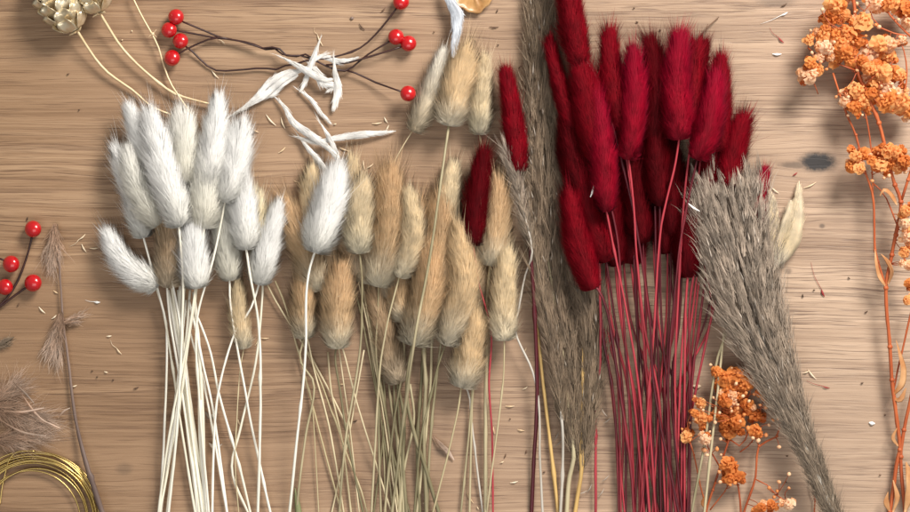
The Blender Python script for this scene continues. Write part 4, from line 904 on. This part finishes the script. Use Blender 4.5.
def spray(label, stems, flowers, buds, leaves, base, zbase=14):
    root = thing('orange_spray', label, 'dried flower', (base[0], base[1], 0))
    allp = []
    for pts, r in stems:
        a = Acc(); tube(a, pts, r, r*.8, 7, wob=.2)
        allp += list(catmull(pts, 24))
        for p in pts[1:-1]:
            if random.random() < .6: uv_ball(a, p, r*1.35, 8, 6)
        obj('stem', a.mesh('stem'), m_rust, root)
    allp = np.array(allp)
    tw = Acc()
    def twig(x, y, z_):
        d = np.hypot(allp[:, 0]-x, allp[:, 1]-y) + RNG.uniform(0, 8, len(allp)); k = int(np.argmin(np.where(d < 5, 60, d))); p = allp[k]
        m_ = (p + np.array([x, y, z_]))/2 + RNG.normal(0, 1.5, 3); m_[2] = max(m_[2], 2)
        tube(tw, [p, m_, (x, y, z_-1)], .5, .32, 5, n=6)
    more = []
    for x, y, r, c_ in flowers:
        z_ = zbase + RNG.uniform(-6, 9) if r > 7 else zbase + RNG.uniform(-2, 12)
        twig(x, y, z_)
        # a knot of two or three blossoms of a cluster
        place(root, 'flower', FM[c_][random.randrange(5)], x, y, z_, r*1.0)
        for q in range(4 if r >= 8 else 2):
            an = random.uniform(0, 6.28); rr = r * random.uniform(.6, 1.15)
            more.append((x + math.cos(an)*rr, y + math.sin(an)*rr, max(4, z_ - r*random.uniform(.2, .9)), r*random.uniform(.35, .75), c_ if random.random() < .6 else random.choice((0, 1, 2))))
    # the small blossoms packed between and under the large ones: too many to part, one mesh per colour
    for ci in range(3):
        acc = Acc()
        for x, y, z_, r, c_ in more:
            if c_ != ci: continue
            me = FM[ci][random.randrange(5)]; co = np.empty(len(me.vertices)*3, np.float32); me.vertices.foreach_get("co", co); co = co.reshape(-1, 3)
            pl = np.array([tuple(p_.vertices) for p_ in me.polygons])
            from mathutils import Euler
            Rm = np.array(Euler((random.uniform(-1, 1), random.uniform(-1, 1), random.uniform(0, 6.28))).to_matrix())
            acc.add(co @ Rm.T * r * S + W((x, y, z_)), pl)
        if acc.n:
            # petal colouring reads distances in blossom radii
            mo = obj('small_blossoms', acc.mesh('small_blossoms'), m_small[ci], root); mo['kind'] = 'stuff'
    buds = list(buds)
    for q in range(34):
        fx, fy, fr, _c = random.choice(flowers); an = random.uniform(0, 6.28); buds.append((fx + math.cos(an)*(fr + 3), fy + math.sin(an)*(fr + 3), random.uniform(1.7, 2.8)))
    for x, y, r in buds:
        r *= .8
        z_ = zbase + RNG.uniform(0, 14); twig(x, y, z_); place(root, 'bud', BM, x, y, z_, r, 1.2)
    obj('twig', tw.mesh('twig'), m_rust, root)
    for pts, wd, tws in leaves:
        a = Acc(); blade(a, pts, wd, .5, .35, twist=tws); obj('leaf', a.mesh('leaf'), m_leaf, root)
    return root
zt = 30
fl = [(834,4,10,0),(830,19,9,1),(843,15,8,0),(864,21,10,0),(809,40,6.5,0),(824,36,9,0),(836,36,10,1),(847,33,9,0),(857,41,8,1),(828,48,8,2),(843,51,11,1),(834,60,9,0),
      (811,64,7,1),(810,75,9.5,2),(817,69,7,0),(820,57,6,2),(850,60,8,1),(869,50,11,2),(879,45,10,0),(890,44,9,2),(888,57,8,0),(876,61,8,1),(869,70,7,0),(882,73,10,0),(893,73,8,1),(901,76,6.5,0),
      (867,80,8.5,2),(886,86,8,2),(876,84,8,0),(880,93,8.5,0),(890,98,9,1),(857,90,8.5,0),(845,101,8,2),(851,94,8,0),(862,101,10,0),(855,107,8,1),(884,103,10,1),(901,102,12,0),(897,94,8,2),(907,110,9,0),
      (875,3,9,2),(888,3,9,0),(898,4,11,0),(908,8,9,1),(908,22,7,2),(868,-6,9,1),(850,-6,9,0),(903,40,5,2),
      (856,156,7.5,0),(864,154,7.5,1),(851,166,7.5,1),(860,169,6.5,0),(878,154,8,1),(887,151,7,0),(896,153,8,0),(880,164,8.5,0),(891,163,8,1),(898,168,7,0),(905,160,7,1),(872,160,6,1),
      (907,211,6.5,0),(905,223,6,2),(908,237,7,2),(903,214,5,0),(908,230,6,0),(904,251,6,0),(909,283,5,1),(902,263,4,2),(907,300,5,0),(910,265,6,2),(842,44,8,0),(826,30,7,1),(852,48,8,0),(862,62,7,1),(872,93,7,1)]
bd = [(879,27,3),(876,25,2.4),(882,172,3),(889,176,2.8),(872,181,2.6),(905,172,2.8),(884,178,2.2),(815,58,3),(812,53,2.6),(821,62,2.4),(840,92,2.4),(848,97,2.4),(836,97,2.2),(898,106,2.4),(905,91,2.2),(893,40,2.2),(866,36,2.2)]
spray('large orange baby breath spray filling the upper right corner, stems down the right edge', [
    ([(886,520,6),(890,512,7),(897,462,10),(900,450,11),(896,413,14),(892,380,16),(890,347,18),(886,288,22),(892,255,24),(896,235,25),(901,202,27),(895,185,28),(888,159,29),(879,123,30),(864,88,31),(857,71,32),(853,36,32),(855,17,32),(852,-10,32)], 2.1),
    ([(886,288,22),(878,262,22),(875,250,22),(873,197,24),(863,165,26),(856,135,27),(847,115,28),(839,92,28),(833,73,28)], 1.3),
    ([(906,520,5),(904,500,7),(901,457,11),(904,430,12),(909,406,14),(914,380,16)], 2.0),
    ([(862,98,28),(870,138,27),(872,173,26),(873,197,24)], .9), ([(899,230,24),(885,196,24),(872,182,24)], .9),
    ([(901,202,27),(908,180,28),(914,160,28)], 1.6), ([(857,71,32),(838,64,31),(821,58,30),(808,48,28)], .9), ([(857,71,32),(864,60,32),(870,52,31)], .9),
    ([(914,40,30),(900,26,31),(888,12,32),(880,-6,32)], 1.2), ([(907,36,30),(890,32,30),(876,24,30),(868,6,30)], .8), ([(901,104,30),(907,80,30),(905,55,30),(900,40,30)], .9),
    ([(811,74,24),(815,86,22),(818,94,18)], .6), ([(866,93,30),(884,104,30),(896,90,31),(906,78,30)], .9), ([(838,64,31),(845,50,36),(846,36,38),(841,22,38)], .6), ([(864,88,34),(872,78,38),(884,70,40),(896,66,40)], .7), ([(857,71,34),(851,84,36),(843,94,36)], .6), ([(864,88,34),(872,96,37),(880,106,37)], .6), ([(895,60,32),(886,70,38),(880,84,40),(876,98,38)], .6), ([(855,17,34),(864,12,38),(872,0,38)], .6), ([(853,36,34),(842,30,38),(830,24,38),(822,12,38)], .6), ([(914,300,20),(907,330,18),(900,360,16),(893,392,15)], 1.2)],
    fl, bd, [
    ([(886,287,23),(879,276,26),(876,262,28),(875,250,28)], [.8,2.4,1.8,.3], [0,.6,.2]), ([(888,284,24),(892,272,27),(888,262,28),(881,254,29)], [.8,2.2,2.4,.3], [0,-.5,.3]),
    ([(897,205,27),(890,194,30),(884,190,31),(880,196,30)], [.6,2.6,2.4,.5], [0,.7,.4]),
    ([(893,395,16),(901,385,19),(903,370,21),(899,352,22),(896,340,22)], [1,3.6,3.4,2.2,.3], [0,.5,.8]), ([(892,398,15),(900,400,18),(906,388,20)], [1,3,.5], None),
    ([(905,512,8),(909,495,12),(910,480,14),(906,462,15)], [1,5,5.5,.6], [0,.5,.2]), ([(890,512,8),(886,502,12),(888,492,13)], [.8,3.4,.5], [0,.6]), ([(893,512,8),(897,498,11),(893,480,14)], [.8,3.0,.5], [0,.6]),
    ([(898,446,12),(893,438,14),(897,428,15)], [.8,2.2,.4], None)],
    (890,512), zt)
fl2 = [(725,378,9,1),(737,375,10,1),(745,384,9,1),(729,390,10,1),(724,400,8,1),(734,412,8,0),(732,401,7,2),(736,423,8.5,1),(728,431,8,1),(725,421,7,1),(740,394,8,1),(747,405,7,1),(756,415,8,1),(756,431,7.5,1),
       (765,395,6.5,0),(700,403,5.5,0),(700,418,8,0),(696,414,5,1),(716,414,5.5,1),(687,437,6.5,0),(705,440,6.5,2),(732,468,9,1),(726,464,7.5,1),(737,477,7.5,1),(730,478,6,1),(787,415,6,2),(732,395,6,2),
       (789,504,6.5,2),(771,505,6,1),(762,508,6,1),(756,512,5,1),(716,372,6,1),(751,377,6,1)]
bd2 = [(778,419,2.6),(789,430,2.4),(766,435,3),(748,428,3.4),(743,396,2.6),(746,393,2.6),(754,394,2.4),(789,474,3),(779,482,2.6),(779,447,2.8),(769,425,2.4),(766,407,3.2),(769,488,2.8),(774,497,2.6),(777,491,2.4),(704,450,3.6),(717,449,3),
       (707,455,2.6),(720,482,2.8),(728,483,2.8),(735,483,2.8),(767,402,2.4),(760,405,2),(773,420,2.2),(703,432,2.2),(758,440,3.6),(753,438,2.6),(789,488,2),(799,432,2),(749,401,2.2)]
spray('smaller orange baby breath spray at the bottom beside the grey plume', [
    ([(742,524,6),(744,512,7),(755,479,10),(759,446,12),(770,440,13),(777,436,14),(780,427,15),(779,418,15)], 1.25), ([(755,479,10),(765,482,11),(770,490,11),(781,498,11),(789,503,10)], .7),
    ([(704,524,6),(707,508,7),(713,490,9),(720,467,11),(729,439,13),(736,420,14),(745,402,15)], 1.25), ([(741,524,5),(740,500,8),(738,485,9),(734,476,10)], 1.1), ([(707,508,7),(701,488,9),(694,455,12),(690,442,14)], .9),
    ([(720,467,11),(713,455,13),(706,444,14)], .8), ([(710,510,7),(718,500,8),(725,491,9),(730,482,10)], .7), ([(729,439,12),(742,446,12),(748,432,13),(758,414,14),(765,398,15)], .9), ([(740,452,10),(752,442,12),(756,430,13)], .7),
    ([(759,446,12),(754,436,14),(748,426,16)], .7)],
    fl2, bd2, [([(707,510,7),(703,503,9),(706,495,10)], [.6,2.6,.4], None)], (744,512), 17)
a = Acc(); tube(a, [(813,524,3),(815,499,4),(812,486,5),(811,476,5)], .9, .5, 6); tube(a, [(815,499,4),(818,492,5),(817,487,5)], .5, .3, 5, n=5)
tag(obj('dry_straw', a.mesh('dry_straw'), m_rust), 'thin rust coloured stem end poking up under the grey plume at the bottom', 'straw')

# green sheath at the bottom
a = Acc(); blade(a, [(299,520,4),(298,508,5),(296.5,498,5),(295,488,4)], [3.6,3.2,2.4,.4], 1.4)
tag(obj('green_bud', a.mesh('green_bud'), m_greenbud), 'small green pointed leaf sheath at the bottom edge beside the long white stem', 'leaf')
# broad dried leaf bits
a = Acc(); blade(a, [(433,436,2),(440,444,4),(448,452,3),(454,460,2)], [.5,2.4,2.6,.6], .8, .3); fluff(a, (437,440), [(450,454),(452,460)], 60, .25, 4, (5, 12), .6)
tag(obj('seed_husk', a.mesh('seed_husk'), m_fluff), 'pale feathery husk lying between olive stems and the pale pair below the low golden tail', 'husk')
for (x, y), lb in (((210, 415), 'curled whitish husk under the white stems, upper of two'), ((214, 446), 'curled whitish husk under the white stems, lower of two')):
    a = Acc(); blade(a, [(x-5,y-3,2),(x,y+1,4),(x+6,y,3)], [.5,2.6,.5], .7, .4); blade(a, [(x-3,y+3,2),(x+3,y+2,4),(x+8,y-2,2)], [.4,1.5,.3], .5)
    tag(obj('seed_husk', a.mesh('seed_husk'), m_spikelet), lb, 'husk')

# ------------------------------------------------------------------ loose bits strewn over the table
def bit(x, y, ang, ln, wd, mat, label, cat='chaff', name='chaff', group=None, awn=0):
    a = Acc(); c_, s_ = math.cos(math.radians(ang)), math.sin(math.radians(ang))
    blade(a, [(x - c_*ln/2, y + s_*ln/2, 1.0), (x + s_*ln*.06, y + c_*ln*.06, 1.6), (x + c_*ln/2, y - s_*ln/2, .9)], [.25*wd, wd, .25*wd], .6, seg=8)
    if awn: tube(a, [(x - c_*ln/2, y + s_*ln/2, 1.0), (x - c_*(ln/2+awn*.5) + s_*2, y + s_*(ln/2+awn*.5), 1.2), (x - c_*(ln/2+awn), y + s_*(ln/2+awn) - 1, .8)], .28, .12, 4, n=5)
    return tag(obj(name, a.mesh(name), mat), label, cat, group)
GC = 'loose straw chaff on the table'; LC = 'tiny pale straw chaff sliver lying loose on the bare wood'
for x, y, an, ln, awn in [(271,120,-48,15,0),(283,123,-70,12,0),(246,117,50,7,0),(256,131,-25,6,0),(282,150,40,9,0),(300,182,-12,13,0),(308,196,-60,15,8),(344,149,-20,12,0),(377,123,5,10,0),(387,128,60,7,0),(386,120,-60,7,0),
        (320,40,-65,13,6),(335,124,10,3,0),(364,165,-80,10,0),(370,166,35,8,0),(397,170,-50,10,0),(428,198,10,7,0),(82,237,40,9,12),(84,248,-60,10,0),(94,248,2,9,0),(42,310,-45,9,0),(56,292,-30,6,0),(54,317,40,6,0),(119,351,-50,8,9),(109,336,5,5,0),
        (106,372,-15,4,0),(74,386,15,6,0),(265,338,0,8,0),(257,342,60,8,0),(342,384,0,6,0),(239,422,-70,6,0),(223,42,-40,5,3),(122,40,20,2,0),(132,31,-60,2,0),(510,406,0,9,0),(521,430,-10,7,0),(514,482,10,8,0),(525,388,30,6,0),(470,497,-60,14,0),
        (494,430,-80,8,0),(502,462,20,4,0),(478,508,-60,4,0),(424,503,-80,2,0),(525,350,60,5,0),(516,314,-20,6,0),(486,318,0,8,0),(700,470,10,4,0),(742,113,0,4,22),(810,185,25,14,0),(775,190,-40,10,0),(806,372,20,7,0),(812,374,-50,13,0),(215,74,-50,12,0)]:
    bit(x, y, an, ln, .9, m_chaff, LC, group=GC, awn=awn)
GD = 'dark specks on the table'; LD = 'tiny dark speck of plant dust on the bare wood'
for x, y, an, ln in [(68,74,20,3),(79,110,10,2),(27,219,80,4),(18,305,60,4),(92,371,0,2.4),(97,377,0,2),(113,380,0,2),(136,388,20,6),(497,11,70,4),(494,27,0,10),(434,32,0,2),(475,41,-50,4),(525,43,-50,4),(498,45,0,2),(520,67,40,4),(488,59,30,5),(450,118,10,2),
        (637,22,0,3),(660,30,0,3),(784,5,30,7),(634,8,0,2),(690,280,60,3),(778,297,0,2.4),(803,296,-80,4),(814,290,0,2.4),(849,278,-40,3),(866,312,30,4),(862,383,10,3),(808,408,0,2.4),(885,415,0,2.4),(880,475,0,2.4),(505,456,70,5),(526,452,80,4),(544,472,10,3),
        (510,419,0,2),(382,455,10,4),(355,421,20,5),(172,483,0,3),(787,456,0,2.4),(805,456,0,2),(786,482,0,2),(774,320,0,2),(880,102,0,2)]:
    bit(x, y, an, ln, .8, m_speck, LD, 'speck', 'speck', GD)
bit(362,27,-50,9,.9,m_speck,'dark brown splinter lying between the berry wire and the top edge','splinter','splinter')
bit(383,10,45,7,.8,m_speck,'dark splinter just left of the topmost right berry','splinter','splinter')
o = bit(707,25,48,1,.8,m_speck,'thin black forked twig poking out over the crimson tips','twig','broken_twig'); a = Acc(); tube(a, [(696,44,12),(702,34,9),(706,29,6),(712,23,4),(719,17,2)], .8, .5, 6); tube(a, [(706,29,6),(708,24,4)], .5, .3, 5, n=4)
o.data = a.mesh('broken_twig'); o.data.materials.append(m_speck)
bit(781,40,-45,8,1.0,m_redbit,'dark reddish seed with a fine awn above the bare wood right of the bunch','seed','seed',awn=12)
bit(823,293,-68,8,1.2,m_redbit,'dark reddish seed with a long thin awn in the middle of the right bare wood','seed','seed',awn=28)
bit(826,387,-15,8,.8,m_redbit,'small red sliver lying right of the grey plume','sliver','seed',awn=16)
bit(795,174,35,6,.8,m_redbit,'tiny red hair tuft left of the large knot','sliver','sliver')
bit(777,54,0,9,1.4,m_whitebit,'white feathery seed on the bare wood left of the orange spray','seed','seed',awn=0)
bit(784,14,25,8,1.1,m_whitebit,'pale seed with a long awn near the top right, above the white one','seed','seed',awn=22)
bit(97,302,-5,6,1.4,m_whitebit,'white seed with a faint tuft on the wood left of the white stems','seed','seed',awn=9)
bit(872,423,-10,6,2.2,m_whitebit,'white rounded seed on the bare wood left of the right hand stems','seed','seed')
bit(352,18,0,4,1.8,m_twig,'tiny purplish seed between the berry wire and the top edge','seed','seed')
bit(697,386,0,8,2.8,m_chaff,'flat round pale husk right of the crimson stems','husk','husk')
bit(588,193,75,12,1.3,m_whitebit,'white sliver caught on the crimson heads at the left','sliver','sliver').location.z = 52*S
bit(688,208,-35,15,1.2,m_whitebit,'white sliver caught at the upper left of the grey plume','sliver','sliver').location.z = 42*S
bit(341,295,20,4,.8,m_whitebit,'tiny white fleck caught on the plump tan bunny tail','fleck','fleck').location.z = 36*S
for k, (x, y, an) in enumerate([(604,412,-55),(607,420,40),(605,478,40),(601,492,55),(589,488,60),(582,492,20),(556,436,60),(558,443,40)]):
    bit(x, y, an, 10, .7, m_spikelet, 'short pale prickly husk lying beside the lower plume stems', 'husk', 'husk', 'prickly husks by the plume stems').location.z = 3*S
